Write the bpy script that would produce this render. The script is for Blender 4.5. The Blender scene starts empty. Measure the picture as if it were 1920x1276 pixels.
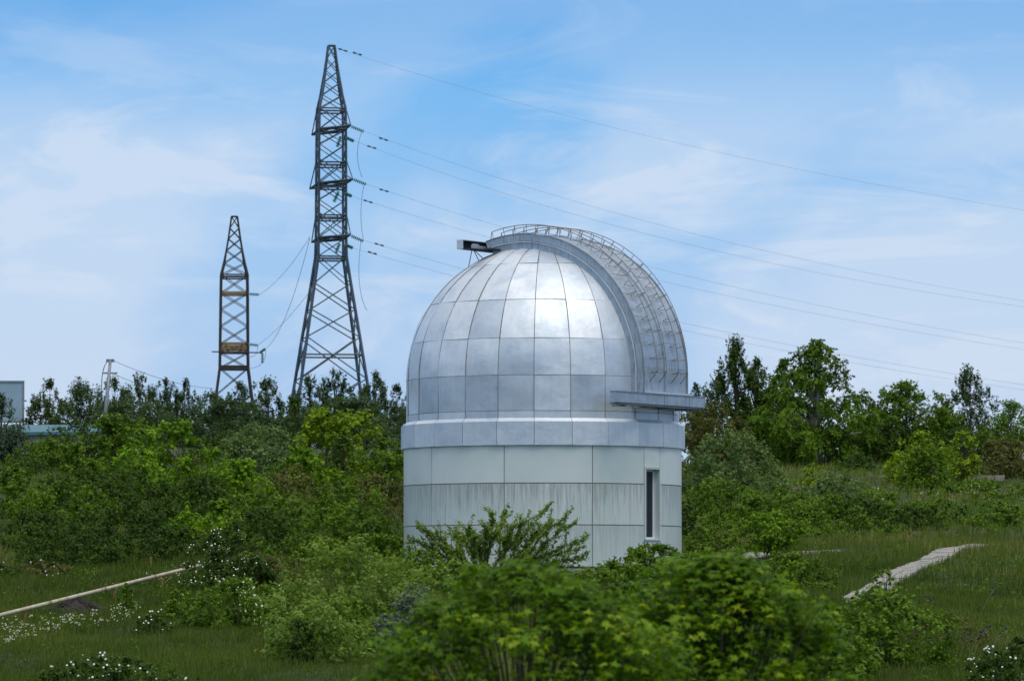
import bpy, math, random
import numpy as np
from mathutils import Vector, Matrix
R = math.radians
S = bpy.context.scene
COL = S.collection

# ------------------------------------------------------------------ camera, world, sun, exposure
FPX, PITCH, HOR = 8480.0, math.atan(492/8480), 1130
cam = bpy.data.cameras.new('camera'); cam_o = bpy.data.objects.new('camera', cam); COL.objects.link(cam_o)
cam_o.location = (0, 0, 0); cam_o.rotation_euler = (math.pi/2+PITCH, 0, 0)
cam.sensor_width = 36; cam.lens = FPX/1920*36; cam.clip_start = 0.5; cam.clip_end = 8000
cam.dof.use_dof = True; cam.dof.focus_distance = 128; cam.dof.aperture_fstop = 4.0
S.camera = cam_o
SUN_EL, SUN_AZ = 63, 156          # elevation; compass angle clockwise from +Y (behind the camera, a little right)
sd = Vector((math.sin(R(SUN_AZ))*math.cos(R(SUN_EL)), math.cos(R(SUN_AZ))*math.cos(R(SUN_EL)), math.sin(R(SUN_EL))))
sun = bpy.data.lights.new('sun', 'SUN'); sun.energy = 1.15; sun.angle = R(30); sun.color = (1, .94, .82)
sun_o = bpy.data.objects.new('sun', sun); COL.objects.link(sun_o)
sun_o.rotation_euler = sd.to_track_quat('Z', 'Y').to_euler(); sun_o.location = (0, 60, 60)
W = bpy.data.worlds.new('World'); S.world = W; W.use_nodes = True
def world():
    nt = W.node_tree; N = nt.nodes; L = nt.links; N.clear()
    out = N.new('ShaderNodeOutputWorld')
    sky = N.new('ShaderNodeTexSky'); sky.sky_type = 'NISHITA'; sky.sun_disc = False
    sky.sun_elevation = R(SUN_EL); sky.sun_rotation = R(SUN_AZ); sky.air_density = 1.3; sky.dust_density = .6; sky.ozone_density = 3
    bg1 = N.new('ShaderNodeBackground'); bg1.inputs[1].default_value = .1; L.new(sky.outputs[0], bg1.inputs[0])
    tc = N.new('ShaderNodeTexCoord'); sep = N.new('ShaderNodeSeparateXYZ'); L.new(tc.outputs['Generated'], sep.inputs[0])
    def math_(op, a, b=None, c=None):
        m = N.new('ShaderNodeMath'); m.operation = op
        for i, v in enumerate((a, b, c)):
            if v is None: continue
            if isinstance(v, (int, float)): m.inputs[i].default_value = v
            else: L.new(v, m.inputs[i])
        return m.outputs[0]
    # clear air between the clouds: pale at the horizon, deeper blue higher up
    ramp = N.new('ShaderNodeValToRGB'); e = ramp.color_ramp.elements
    e[0].position = 0.0; e[0].color = (.28, .45, .72, 1)
    e[1].position = 1.0; e[1].color = (.10, .24, .58, 1)
    for p, c in ((.045, (.31, .48, .75, 1)), (.085, (.26, .47, .77, 1)), (.112, (.125, .39, .76, 1)), (.134, (.065, .31, .70, 1)), (.4, (.11, .29, .60, 1))):
        k = e.new(p); k.color = c
    L.new(math_('MAXIMUM', sep.outputs[2], 0), ramp.inputs[0])
    # clouds: flat lying veils and wisps
    def noise(scale, det, rough, sx, sz, off, dist=0):
        mp = N.new('ShaderNodeMapping'); mp.inputs['Scale'].default_value = (sx, 1, sz); mp.inputs['Location'].default_value = off
        L.new(tc.outputs['Generated'], mp.inputs[0])
        n = N.new('ShaderNodeTexNoise'); n.inputs['Scale'].default_value = scale; n.inputs['Detail'].default_value = det
        n.inputs['Roughness'].default_value = rough; n.inputs['Distortion'].default_value = dist
        L.new(mp.outputs[0], n.inputs['Vector']); return n.outputs[0]
    def rng(v, a, b, c=0., d=1.):
        m = N.new('ShaderNodeMapRange'); m.interpolation_type = 'SMOOTHSTEP'
        L.new(v, m.inputs[0]); m.inputs[1].default_value = a; m.inputs[2].default_value = b; m.inputs[3].default_value = c; m.inputs[4].default_value = d
        return m.outputs[0]
    veil = rng(noise(7, 6, .52, 1, 1.5, (3.1, 0, .2), .6), .39, .55)
    wisp = rng(noise(17, 9, .62, .8, 2.6, (1.7, 0, .9), 1.0), .47, .66)
    lowcov = math_('MULTIPLY', rng(sep.outputs[2], .090, .128, 1, .35), rng(sep.outputs[2], .0, .05, .25, 1))            # the veil lies lower in the sky
    cov = math_('MULTIPLY', math_('ADD', math_('MULTIPLY', veil, .68), math_('MULTIPLY', wisp, .5)), lowcov)
    cov = math_('MINIMUM', math_('ADD', cov, rng(sep.outputs[2], .18, .6, 0, .55)), .9)
    mix = N.new('ShaderNodeMixRGB'); L.new(cov, mix.inputs[0]); L.new(ramp.outputs[0], mix.inputs[1]); cc = N.new('ShaderNodeMixRGB'); L.new(rng(sep.outputs[2], .12, .5), cc.inputs[0]); cc.inputs[1].default_value = (.53, .625, .785, 1); cc.inputs[2].default_value = (.98, .98, .96, 1)
    L.new(cc.outputs[0], mix.inputs[2])
    bg2 = N.new('ShaderNodeBackground'); L.new(mix.outputs[0], bg2.inputs[0]); bg2.inputs[1].default_value = 1.0
    ms = N.new('ShaderNodeMixShader'); ms.inputs[0].default_value = .88
    L.new(bg1.outputs[0], ms.inputs[1]); L.new(bg2.outputs[0], ms.inputs[2]); L.new(ms.outputs[0], out.inputs[0])
world()
S.render.engine = 'CYCLES'
S.view_settings.view_transform = 'Standard'; S.view_settings.look = 'None'
S.view_settings.exposure = 0.24; S.view_settings.gamma = 1.0; S.view_settings.use_curve_mapping = False
S.cycles.max_bounces = 6; S.cycles.transparent_max_bounces = 4

# ------------------------------------------------------------------ helpers
def P(px, py, Y):
    """the place at depth Y that the photograph's line of sight through (px, py) meets"""
    u = (638-py)/FPX; c, s = math.cos(PITCH), math.sin(PITCH)
    w = Y/(c-u*s)
    return Vector(((px-960)/FPX*w, Y, (s+u*c)*w))
def tag(o, label=None, cat=None, group=None, kind=None):
    if label: o['label'] = label
    if cat: o['category'] = cat
    if group: o['group'] = group
    if kind: o['kind'] = kind
    return o
def empty(name, loc, parent=None):
    o = bpy.data.objects.new(name, None); COL.objects.link(o); o.location = loc; o.empty_display_size = .3
    if parent: o.parent = parent
    return o
def link(name, me, mat, parent=None, loc=None):
    o = bpy.data.objects.new(name, me); COL.objects.link(o)
    if mat and not me.materials: me.materials.append(mat)
    if parent: o.parent = parent
    if loc is not None: o.location = loc
    return o
class MB:
    def __init__(s): s.v = []; s.f = []
    def add(s, vs, fs):
        b = len(s.v); s.v += [tuple(p) for p in vs]; s.f += [tuple(i+b for i in f) for f in fs]; return s
    def box(s, c, size, M=None):
        x, y, z = [k/2 for k in size]; c = Vector(c)
        vs = [Vector((i*x, j*y, k*z)) for k in (-1, 1) for j in (-1, 1) for i in (-1, 1)]
        if M is not None: vs = [M @ q for q in vs]
        return s.add([q+c for q in vs], [(0, 2, 3, 1), (4, 5, 7, 6), (0, 1, 5, 4), (2, 6, 7, 3), (0, 4, 6, 2), (1, 3, 7, 5)])
    def tube(s, pts, rad, n=6, cap=True):
        pts = [Vector(p) for p in pts]; m = len(pts)
        rr = rad if isinstance(rad, (list, tuple)) else [rad]*m
        rings = []
        for i, p in enumerate(pts):
            d = (pts[min(i+1, m-1)]-pts[max(i-1, 0)]).normalized()
            a = d.cross(Vector((0, 0, 1)) if abs(d.z) < .9 else Vector((1, 0, 0))).normalized(); b = d.cross(a)
            rings.append([p+(a*math.cos(2*math.pi*k/n)+b*math.sin(2*math.pi*k/n))*rr[i] for k in range(n)])
        vs = [q for r in rings for q in r]; fs = []
        for i in range(m-1):
            for k in range(n):
                fs.append((i*n+k, i*n+(k+1) % n, (i+1)*n+(k+1) % n, (i+1)*n+k))
        if cap: fs += [tuple(range(n))[::-1], tuple((m-1)*n+k for k in range(n))]
        return s.add(vs, fs)
    def bar(s, a, b, w, h=None):          # angle iron as a square bar
        return s.tube([a, b], w*.7, 4)
    def build(s, name, mat, parent=None, smooth=False, loc=None):
        me = bpy.data.meshes.new(name); me.from_pydata(s.v, [], s.f)
        if smooth: me.polygons.foreach_set('use_smooth', [True]*len(s.f))
        me.update()
        return link(name, me, mat, parent, loc)
def np_mesh(name, V, k, tint=None):
    """V (n,k,3): n separate faces of k corners"""
    n = len(V); me = bpy.data.meshes.new(name)
    me.vertices.add(n*k); me.vertices.foreach_set('co', np.ascontiguousarray(V, dtype=np.float32).ravel())
    me.loops.add(n*k); me.loops.foreach_set('vertex_index', np.arange(n*k, dtype=np.int32))
    me.polygons.add(n); me.polygons.foreach_set('loop_start', np.arange(0, n*k, k, dtype=np.int32))
    me.update(calc_edges=True)
    if tint is not None:
        a = me.attributes.new('tint', 'FLOAT', 'FACE'); a.data.foreach_set('value', np.ascontiguousarray(tint, dtype=np.float32))
    return me

# ------------------------------------------------------------------ materials
def nodes(name):
    m = bpy.data.materials.new(name); m.use_nodes = True; nt = m.node_tree
    b = nt.nodes['Principled BSDF']; return m, nt.nodes, nt.links, b
def ramp2(N, L, src, cols):
    r = N.new('ShaderNodeValToRGB'); e = r.color_ramp.elements
    e[0].position, e[0].color = cols[0][0], (*cols[0][1], 1); e[1].position, e[1].color = cols[-1][0], (*cols[-1][1], 1)
    for p, c in cols[1:-1]:
        k = e.new(p); k.color = (*c, 1)
    L.new(src, r.inputs[0]); return r.outputs[0]
def tex(N, L, scale, det=4, rough=.55, sc=None, coord='Object', dist=0):
    tc = N.new('ShaderNodeTexCoord'); n = N.new('ShaderNodeTexNoise')
    n.inputs['Scale'].default_value = scale; n.inputs['Detail'].default_value = det; n.inputs['Roughness'].default_value = rough; n.inputs['Distortion'].default_value = dist
    if sc:
        mp = N.new('ShaderNodeMapping'); mp.inputs['Scale'].default_value = sc; L.new(tc.outputs[coord], mp.inputs[0]); L.new(mp.outputs[0], n.inputs['Vector'])
    else: L.new(tc.outputs[coord], n.inputs['Vector'])
    return n.outputs[0]
def mul(N, L, a, b, fac=1.):
    m = N.new('ShaderNodeMixRGB'); m.blend_type = 'MULTIPLY'; m.inputs[0].default_value = fac
    for i, v in ((1, a), (2, b)):
        if isinstance(v, tuple): m.inputs[i].default_value = (*v, 1)
        else: L.new(v, m.inputs[i])
    return m.outputs[0]
def simple(name, col, rough=.6, metal=0., var=.25, scale=3., bump=0., dark=None):
    m, N, L, b = nodes(name)
    d = dark or tuple(c*(1-var*1.6) for c in col)
    c = ramp2(N, L, tex(N, L, scale, 6, .6), [(.3, d), (.7, col)])
    L.new(c, b.inputs['Base Color']); b.inputs['Roughness'].default_value = rough; b.inputs['Metallic'].default_value = metal
    if bump:
        bp = N.new('ShaderNodeBump'); bp.inputs['Strength'].default_value = bump; bp.inputs['Distance'].default_value = .02
        L.new(tex(N, L, scale*6, 6, .6), bp.inputs['Height']); L.new(bp.outputs[0], b.inputs['Normal'])
    return m
def foliage(name, dark, light, transl=.27, tipcol=None):
    m, N, L, b = nodes(name); N.remove(b)
    out = [n for n in N if n.type == 'OUTPUT_MATERIAL'][0]
    at = N.new('ShaderNodeAttribute'); at.attribute_name = 'tint'
    cols = [(0., dark), (.7, light), (1., tipcol or light)]
    c = ramp2(N, L, at.outputs['Fac'], cols)
    pr = N.new('ShaderNodeBsdfPrincipled'); pr.inputs['Roughness'].default_value = .55; pr.inputs['Specular IOR Level'].default_value = .14
    L.new(c, pr.inputs['Base Color'])
    tr = N.new('ShaderNodeBsdfTranslucent')
    L.new(mul(N, L, c, (1.5, 1.45, .5)), tr.inputs[0])
    mx = N.new('ShaderNodeMixShader'); mx.inputs[0].default_value = transl
    L.new(pr.outputs[0], mx.inputs[1]); L.new(tr.outputs[0], mx.inputs[2]); L.new(mx.outputs[0], out.inputs[0])
    return m
FOL = dict(
    dark=foliage('foliage_dark', (.022, .052, .006), (.074, .132, .015)),
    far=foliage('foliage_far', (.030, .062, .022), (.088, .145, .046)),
    mid=foliage('foliage_mid', (.040, .095, .005), (.140, .240, .016)),
    bright=foliage('foliage_bright', (.050, .120, .004), (.190, .330, .014)),
    yellow=foliage('foliage_yellow', (.085, .155, .004), (.250, .360, .016)),
    willow=foliage('foliage_willow', (.060, .115, .032), (.165, .245, .080)),
    brown=foliage('foliage_brown', (.060, .070, .014), (.150, .150, .038)),
    olive=foliage('foliage_olive', (.070, .105, .080), (.200, .250, .200)),
    peach=foliage('foliage_peach', (.070, .135, .014), (.225, .325, .060), .36),
    maple=foliage('foliage_maple', (.030, .090, .002), (.145, .260, .006), .38, (.34, .40, .02)),
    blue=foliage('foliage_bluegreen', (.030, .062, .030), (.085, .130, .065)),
)
BARK = simple('bark', (.11, .085, .06), .9, 0, .3, 8, .5)
BARK_PALE = simple('bark_pale', (.50, .48, .44), .8, 0, .35, 6, .3)
PETAL = simple('petal_white', (.80, .79, .70), .6, 0, .05)
PETAL_CREAM = simple('petal_cream', (.50, .48, .34), .7, 0, .1)

def dome_metal():
    m, N, L, b = nodes('aluminium_sheet')
    oi = N.new('ShaderNodeObjectInfo')
    base = ramp2(N, L, oi.outputs['Random'], [(0, (.56, .62, .68)), (.35, (.68, .73, .77)), (.7, (.75, .79, .82)), (1, (.81, .83, .85))])
    streak = ramp2(N, L, tex(N, L, 1.2, 7, .62, (6, 6, .8)), [(.3, (.90, .91, .93)), (.65, (1, 1, 1))])
    blot = ramp2(N, L, tex(N, L, 1.1, 6, .6, None, 'Object', .4), [(.30, (.82, .86, .91)), (.50, (1, 1, 1)), (.8, (1.0, 1.0, 1.0))])
    smut = ramp2(N, L, tex(N, L, 5.0, 9, .75, (1, 1, 1.6)), [(.26, (.55, .53, .50)), (.36, (1, 1, 1))])
    c = mul(N, L, mul(N, L, mul(N, L, base, streak), blot), smut)
    L.new(c, b.inputs['Base Color']); b.inputs['Metallic'].default_value = .72
    r = N.new('ShaderNodeMapRange'); L.new(tex(N, L, 2.5, 6, .6), r.inputs[0]); r.inputs[1].default_value = .3; r.inputs[2].default_value = .7; r.inputs[3].default_value = .48; r.inputs[4].default_value = .62
    L.new(r.outputs[0], b.inputs['Roughness'])
    bp = N.new('ShaderNodeBump'); bp.inputs['Strength'].default_value = .55; bp.inputs['Distance'].default_value = .05
    L.new(tex(N, L, 1.6, 3, .45, None, 'Object', .3), bp.inputs['Height'])
    bp2 = N.new('ShaderNodeBump'); bp2.inputs['Strength'].default_value = .25; bp2.inputs['Distance'].default_value = .008
    L.new(tex(N, L, 18, 5, .6), bp2.inputs['Height']); L.new(bp.outputs[0], bp2.inputs['Normal']); L.new(bp2.outputs[0], b.inputs['Normal'])
    return m
METAL = dome_metal()
def arch_metal():
    m, N, L, b = nodes('arch_sheet')
    c = ramp2(N, L, tex(N, L, 1.5, 7, .62, (2, 2, 2)), [(.3, (.34, .40, .46)), (.7, (.48, .55, .62))])
    c = mul(N, L, c, ramp2(N, L, tex(N, L, 3, 8, .7, (5, 5, .7)), [(.34, (.62, .58, .52)), (.48, (1, 1, 1))]))
    L.new(c, b.inputs['Base Color']); b.inputs['Metallic'].default_value = .6; b.inputs['Roughness'].default_value = .46
    return m
ARCH = arch_metal()
RUST = simple('rusty_joint', (.17, .12, .085), .85, 0, .35, 20)
RUSTL = simple('brown_joint', (.30, .20, .12), .85, 0, .3, 9)
RAIL = simple('railing_steel', (.34, .29, .26), .55, .3, .3, 12)
DARKSTEEL = simple('dark_steel', (.055, .06, .068), .6, .3, .3, 6)
GREYSTEEL = simple('grey_steel', (.30, .33, .35), .5, .4, .25, 6)
def wall_panel(name, dirt):
    m, N, L, b = nodes(name)
    oi = N.new('ShaderNodeObjectInfo')
    base = ramp2(N, L, oi.outputs['Random'], [(0, (.60, .66, .64)), (1, (.71, .75, .73))])
    base = mul(N, L, base, ramp2(N, L, tex(N, L, .9, 5, .6), [(.3, (.84, .90, .86)), (.7, (1, 1, 1))]))
    if dirt:
        tc = N.new('ShaderNodeTexCoord'); sp = N.new('ShaderNodeSeparateXYZ'); L.new(tc.outputs['Generated'], sp.inputs[0])
        st = tex(N, L, 7, 5, .75, (2.2, 2.2, .13), 'Object')
        # rain dirt that starts under the top joint and runs out downwards, its length different everywhere
        ad = N.new('ShaderNodeMath'); ad.operation = 'MULTIPLY_ADD'; L.new(sp.outputs[2], ad.inputs[0]); ad.inputs[1].default_value = .22; L.new(st, ad.inputs[2])
        d = ramp2(N, L, ad.outputs[0], [(.46, (1, 1, 1)), (.62, (.86, .85, .83)), (.80, (.50, .49, .47))])
        base = mul(N, L, base, d, dirt)
    L.new(base, b.inputs['Base Color']); b.inputs['Roughness'].default_value = .36; b.inputs['Specular IOR Level'].default_value = .9
    bp = N.new('ShaderNodeBump'); bp.inputs['Strength'].default_value = .3; bp.inputs['Distance'].default_value = .02
    L.new(tex(N, L, 1.4, 3, .5), bp.inputs['Height']); L.new(bp.outputs[0], b.inputs['Normal'])
    return m
PANEL_CLEAN = wall_panel('enamel_panel', 0); PANEL_DIRTY = wall_panel('enamel_panel_streaked', .9); PANEL_LOW = wall_panel('enamel_panel_streaked_faintly', .5)
WHITE = simple('white_frame', (.78, .79, .80), .4, 0, .05)
def glassm():
    m, N, L, b = nodes('window_glass'); b.inputs['Base Color'].default_value = (.015, .02, .03, 1); b.inputs['Roughness'].default_value = .08
    return m
GLASS = glassm()
CONC = simple('concrete', (.40, .37, .32), .9, 0, .32, 3.5, .8)
CONCD = simple('concrete_plinth', (.42, .43, .42), .9, 0, .25, 1.5, .4)

# ------------------------------------------------------------------ the ground
YK = np.array([-3000, -300, -40, 0, 20, 45, 70, 85, 100, 115, 130, 150, 175, 200, 240, 300, 380, 430, 600, 1200, 3000.])
ZR = np.array([-40, -14, -3.2, -2.0, -3.6, -5.2, -2.9, -1.46, -.65, .14, 1.22, 2.6, 4.35, 6.05, 6.5, 6.6, 6.0, 5.0, 0, -15, -40.])
ZL = np.array([-40, -14, -3.2, -2.0, -3.6, -5.2, -2.9, -1.46, -.75, .15, 1.25, 2.6, 4.3, 6.0, 8.3, 10.2, 11.5, 10.5, 5, -15, -40.])
OX, OY = 57.5/FPX*130, 130.0            # the observatory's axis
def sstep(a, b, x): t = np.clip((x-a)/(b-a), 0, 1); return t*t*(3-2*t)
def ground(x, y):
    x = np.asarray(x, float); y = np.asarray(y, float)
    w = sstep(-3, 6, x/np.maximum(y/130, 1))
    z = np.interp(y, YK, ZL)*(1-w)+np.interp(y, YK, ZR)*w
    bump = .06*np.sin(x*.55+y*.21+1)*np.sin(y*.33-x*.12)+.03*np.sin(x*1.7+2.1*np.sin(y*.6))*np.sin(y*1.1+.5)+.015*np.sin(x*4.1+y*2.7)*np.sin(y*3.3-x*1.9)
    z = z+bump*sstep(60, 80, y)
    d = np.hypot(x-OX, y-OY); k = 1-sstep(4.3, 7.5, d)
    return z*(1-k)+.5*k
def G(px, py, y0=82.):
    """where the line of sight through (px, py) meets the ground"""
    ys = np.arange(y0, 420, .1); a = P(px, py, 1.0); z = a.z*ys; g = ground(a.x*ys, ys)
    i = np.argmax(g >= z); return Vector((a.x*ys[i], ys[i], g[i]))
def ground_mat():
    m, N, L, b = nodes('meadow_soil')
    c = ramp2(N, L, tex(N, L, .35, 8, .6), [(.3, (.030, .046, .014)), (.5, (.045, .065, .018)), (.72, (.075, .080, .032))])
    c = mul(N, L, c, ramp2(N, L, tex(N, L, 9, 8, .7), [(.3, (.55, .55, .5)), (.7, (1, 1, 1))]))
    L.new(c, b.inputs['Base Color']); b.inputs['Roughness'].default_value = .95
    bp = N.new('ShaderNodeBump'); bp.inputs['Strength'].default_value = .8; bp.inputs['Distance'].default_value = .08
    L.new(tex(N, L, 7, 8, .7), bp.inputs['Height']); L.new(bp.outputs[0], b.inputs['Normal'])
    return m
def make_ground():
    xs = np.r_[[-3000, -1500, -800, -400, -200, -120, -80, -60, -45], np.arange(-36, 36.1, .6), [45, 60, 80, 120, 200, 400, 800, 1500, 3000]]
    ys = np.r_[[-3000, -1200, -500, -300, -150, -80, -40, -15, 0, 10, 20, 32, 45, 55, 62], np.arange(68, 215, .6), np.arange(218, 460, 5), [500, 600, 800, 1200, 2000, 3000]]
    X, Y = np.meshgrid(xs, ys); Z = ground(X, Y); nx, ny = len(xs), len(ys)
    V = np.stack([X, Y, Z], -1).reshape(-1, 3)
    i = np.arange(nx-1)[None, :]+np.arange(ny-1)[:, None]*nx
    F = np.stack([i, i+1, i+nx+1, i+nx], -1).reshape(-1, 4)
    me = bpy.data.meshes.new('ground'); n = len(F)
    me.vertices.add(len(V)); me.vertices.foreach_set('co', V.astype(np.float32).ravel())
    me.loops.add(n*4); me.loops.foreach_set('vertex_index', F.astype(np.int32).ravel())
    me.polygons.add(n); me.polygons.foreach_set('loop_start', np.arange(0, n*4, 4, dtype=np.int32)); me.update(calc_edges=True)
    me.polygons.foreach_set('use_smooth', [True]*n)
    tag(link('ground', me, ground_mat()), kind='structure')
make_ground()

# ------------------------------------------------------------------ the observatory (all in metres about its axis)
BETA = R(56); NV = Vector((math.sin(BETA), -math.cos(BETA), 0)); TV = Vector((math.cos(BETA), math.sin(BETA), 0))
ZC, RD, RO, HW = 6.36, 3.923, 4.17, 1.15
obs = empty('observatory', (OX, OY, 0)); tag(obs, 'round observatory tower of pale wall panels under a ribbed silver metal dome with arched shutter', 'observatory')
rnd = random.Random(4)
def cyl(a, r, z): return Vector((r*math.sin(a), -r*math.cos(a), z))
def patch(fn, u0, u1, v0, v1, nu, nv, depth, name, mat, parent, gap_u=0, gap_v=0, smooth=True):
    """a sheet piece u0..u1 x v0..v1 of surface fn(u, v, inset) with turned-in edges"""
    mb = MB(); vs = []; fs = []
    us = [u0+gap_u+(u1-u0-2*gap_u)*i/nu for i in range(nu+1)]; vv = [v0+gap_v+(v1-v0-2*gap_v)*j/nv for j in range(nv+1)]
    for j in range(nv+1):
        for i in range(nu+1): vs.append(fn(us[i], vv[j], 0, i/nu, j/nv))
    k = nu+1
    for j in range(nv):
        for i in range(nu): fs.append((j*k+i, j*k+i+1, (j+1)*k+i+1, (j+1)*k+i))
    ring = [(i, 0) for i in range(nu)]+[(nu, j) for j in range(nv)]+[(i, nv) for i in range(nu, 0, -1)]+[(0, j) for j in range(nv, 0, -1)]
    b = len(vs); n = len(ring)
    for i, j in ring: vs.append(fn(us[i], vv[j], 0, i/nu, j/nv))
    for i, j in ring: vs.append(fn(us[i], vv[j], depth, i/nu, j/nv))
    for q in range(n): fs.append((b+q, b+n+q, b+n+(q+1) % n, b+(q+1) % n))
    mb.add(vs, fs); o = mb.build(name, mat, parent)
    nf = nu*nv; o.data.polygons.foreach_set('use_smooth', [bool(smooth)]*nf+[False]*(len(fs)-nf))
    return o
def sheet(rf, amp):
    """surface with a random pillow dent and tilt for one metal sheet"""
    b = rnd.uniform(-amp, amp); t1 = rnd.uniform(-amp, amp)*.8; t2 = rnd.uniform(-amp, amp)*.8; c = rnd.uniform(.3, .7); d = rnd.uniform(.3, .7)
    def off(p, q): return b*math.sin(math.pi*p)*math.sin(math.pi*q)*(1+.5*math.cos(5*(p-c)+3*(q-d)))+t1*(p-.5)*1.1+t2*(q-.5)*1.1
    return off
def build_observatory():
    # plinth and backing shell behind the joints
    mb = MB(); n = 72
    def lathe(prof):
        vs = [cyl(2*math.pi*k/n, r, z) for r, z in prof for k in range(n)]
        fs = [(i*n+k, i*n+(k+1) % n, (i+1)*n+(k+1) % n, (i+1)*n+k) for i in range(len(prof)-1) for k in range(n)]
        return vs, fs
    MB().add(*lathe([(4.12, -1.2), (4.12, .96), (3.9, .965)])).build('plinth', CONCD, obs, False)
    MB().add(*lathe([(3.98, .95), (3.98, 1.01)])).build('drip_edge', DARKSTEEL, obs)
    # inner wall behind the joints, open where the window is
    RW = 3.992
    mb = MB(); wa0, wa1 = R(45.8), R(54.7); wz0, wz1 = 1.80, 3.76
    def wall_strip(a0, a1, z0, z1, r=RW-.016, na=None):
        na = na or max(1, int((a1-a0)/R(5)))
        mb.add([cyl(a0+(a1-a0)*i/na, r, z) for z in (z0, z1) for i in range(na+1)], [(i, i+1, na+2+i, na+1+i) for i in range(na)])
    wall_strip(wa1, wa0+2*math.pi, .97, 4.6); wall_strip(wa0, wa1, .97, wz0, na=2); wall_strip(wa0, wa1, wz1, 4.6, na=2)
    mb.build('wall_backing', RUSTL, obs, True)
    seams = [-160, -124, -88, -78, -52, -16, 20, 55.7, 92, 128, 164, 200]
    rows = [(3.34, 4.50, PANEL_CLEAN), (2.18, 3.34, PANEL_DIRTY), (1.01, 2.18, PANEL_LOW)]
    g = .0045
    def wp(a0, a1, z0, z1, mat):
        off = sheet(None, .006)
        def fn(a, z, d, p, q): return cyl(a, RW+off(p, q)*(d == 0)-d, z)
        return patch(fn, R(a0), R(a1), z0, z1, max(2, int((a1-a0)/3)), 3, .02, 'wall_panel', mat, obs, .0028, .013)
    for z0, z1, mat in rows:
        for a0, a1 in zip(seams[:-1], seams[1:]):
            if a0 == 20:
                wp(20, 45.3, z0, z1, mat)
                if z1 > 4: wp(45.3, 55.7, 3.80, z1, mat)
                if z0 < 1.5: wp(45.3, 55.7, z0, 1.76, mat)
            else: wp(a0, a1, z0, z1, mat)
    # window: surround, reveal, white frame, dark pane
    am = (wa0+wa1)/2; win = empty('window', cyl(am, RW, 2.78), obs); win.rotation_euler = (0, 0, am)
    w2 = RW*math.sin((wa1-wa0)/2); h2 = (wz1-wz0)/2; D = .27
    m = MB()
    for sx in (-1, 1): m.box((sx*(w2+.02), -.004, 0), (.035, .05, 2*h2+.07))
    for sz in (-1, 1): m.box((0, -.006, sz*(h2+.02)), (2*w2, .05, .035))
    m.build('surround', PANEL_CLEAN, win)
    m = MB()
    for sx in (-1, 1): m.box((sx*(w2+.012), D/2, 0), (.02, D, 2*h2))
    for sz in (-1, 1): m.box((0, D/2, sz*(h2+.012)), (2*w2, D, .02))
    m.build('reveal', PANEL_CLEAN, win)
    m = MB(); fw = .055
    for sx in (-1, 1): m.box((sx*(w2-fw/2), D-.07, 0), (fw, .07, 2*h2))
    for sz in (-1, 1): m.box((0, D-.072, sz*(h2-fw/2)), (2*w2-2*fw, .066, fw))
    m.build('frame', WHITE, win)
    MB().box((0, D-.06, 0), (2*w2-2*fw, .02, 2*h2-2*fw)).build('pane', GLASS, win)
    # collar: 24 flat sheets with a sloping top
    zb, zt = 4.40, 5.06; rc = 4.085
    for k in range(24):
        a0 = R(-3.7+15*k); a1 = a0+R(15)
        i1 = rnd.uniform(-.006, .006); i2 = rnd.uniform(-.006, .006)
        g = .0016
        A, B = a0+g, a1-g
        m = MB(); r1, r2 = rc+i1, rc+i2
        pts = [cyl(A, r1, zb), cyl(B, r2, zb), cyl(B, r2, zt), cyl(A, r1, zt), cyl(A, 3.95, zt+.10), cyl(B, 3.95, zt+.10),
               cyl(A, 4.0, zb+.002), cyl(B, 4.0, zb+.002), cyl(A, 4.0, zt), cyl(B, 4.0, zt)]
        m.add(pts, [(0, 1, 2, 3), (3, 2, 5, 4), (6, 7, 1, 0), (0, 3, 8, 6), (1, 7, 9, 2)])
        m.build('collar_sheet', METAL, obs)
    MB().add(*lathe([(4.03, 4.45), (4.03, 5.055), (3.90, 5.145)])).build('collar_backing', RUST, obs, True)
    # dome: backing and 24 gores of sheets
    prof = [(RD-.055, 5.05), (RD-.055, ZC)]+[((RD-.055)*math.cos(R(t)), ZC+(RD-.055)*math.sin(R(t))) for t in range(5, 91, 5)]
    MB().add(*lathe(prof)).build('dome_backing', RUST, obs, True)
    # rows as arc length above the springing (metres, negative below it)
    def pos(a, s, d, off=0.):
        r = RD-d+off
        if s <= 0: return cyl(a, r, ZC+s)
        t = s/RD; return cyl(a, r*math.cos(t), ZC+r*math.sin(t))
    lat = [-1.225, -1.0, 0, RD*R(15.4), RD*R(33.3), RD*R(56), RD*R(78)]
    for k in range(24):
        a0 = R(-3.9+15.0*k); a1 = a0+R(15)
        for j in range(6):
            s0, s1 = lat[j], lat[j+1]; off = sheet(None, .024 if j else .006)
            gu = .0024/max(.35, math.cos(max(0, (s0+s1)/2)/RD))
            def fn(a, s, d, p, q): return pos(a, s, d, off(p, q)*(d == 0))
            patch(fn, a0, a1, s0, s1, 6, 5 if j else 1, .06, 'dome_sheet', METAL, obs, gu, .006)
            del fn
    m = MB(); m.add(*lathe([(RD*math.cos(R(78)), ZC+RD*math.sin(R(78))), (.4, ZC+RD), (.05, ZC+RD+.01)])); m.build('dome_cap', METAL, obs, True)
    # standing ribs on the gore joints, hair thin and rusty
    for k in range(24):
        a = R(-3.9+15*k); pts = [pos(a, s, 0, .004) for s in np.linspace(-1.22, RD*R(77), 22)]
        MB().tube(pts, .008, 4).build('seam_strip', RAIL, obs)
build_observatory()

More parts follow.
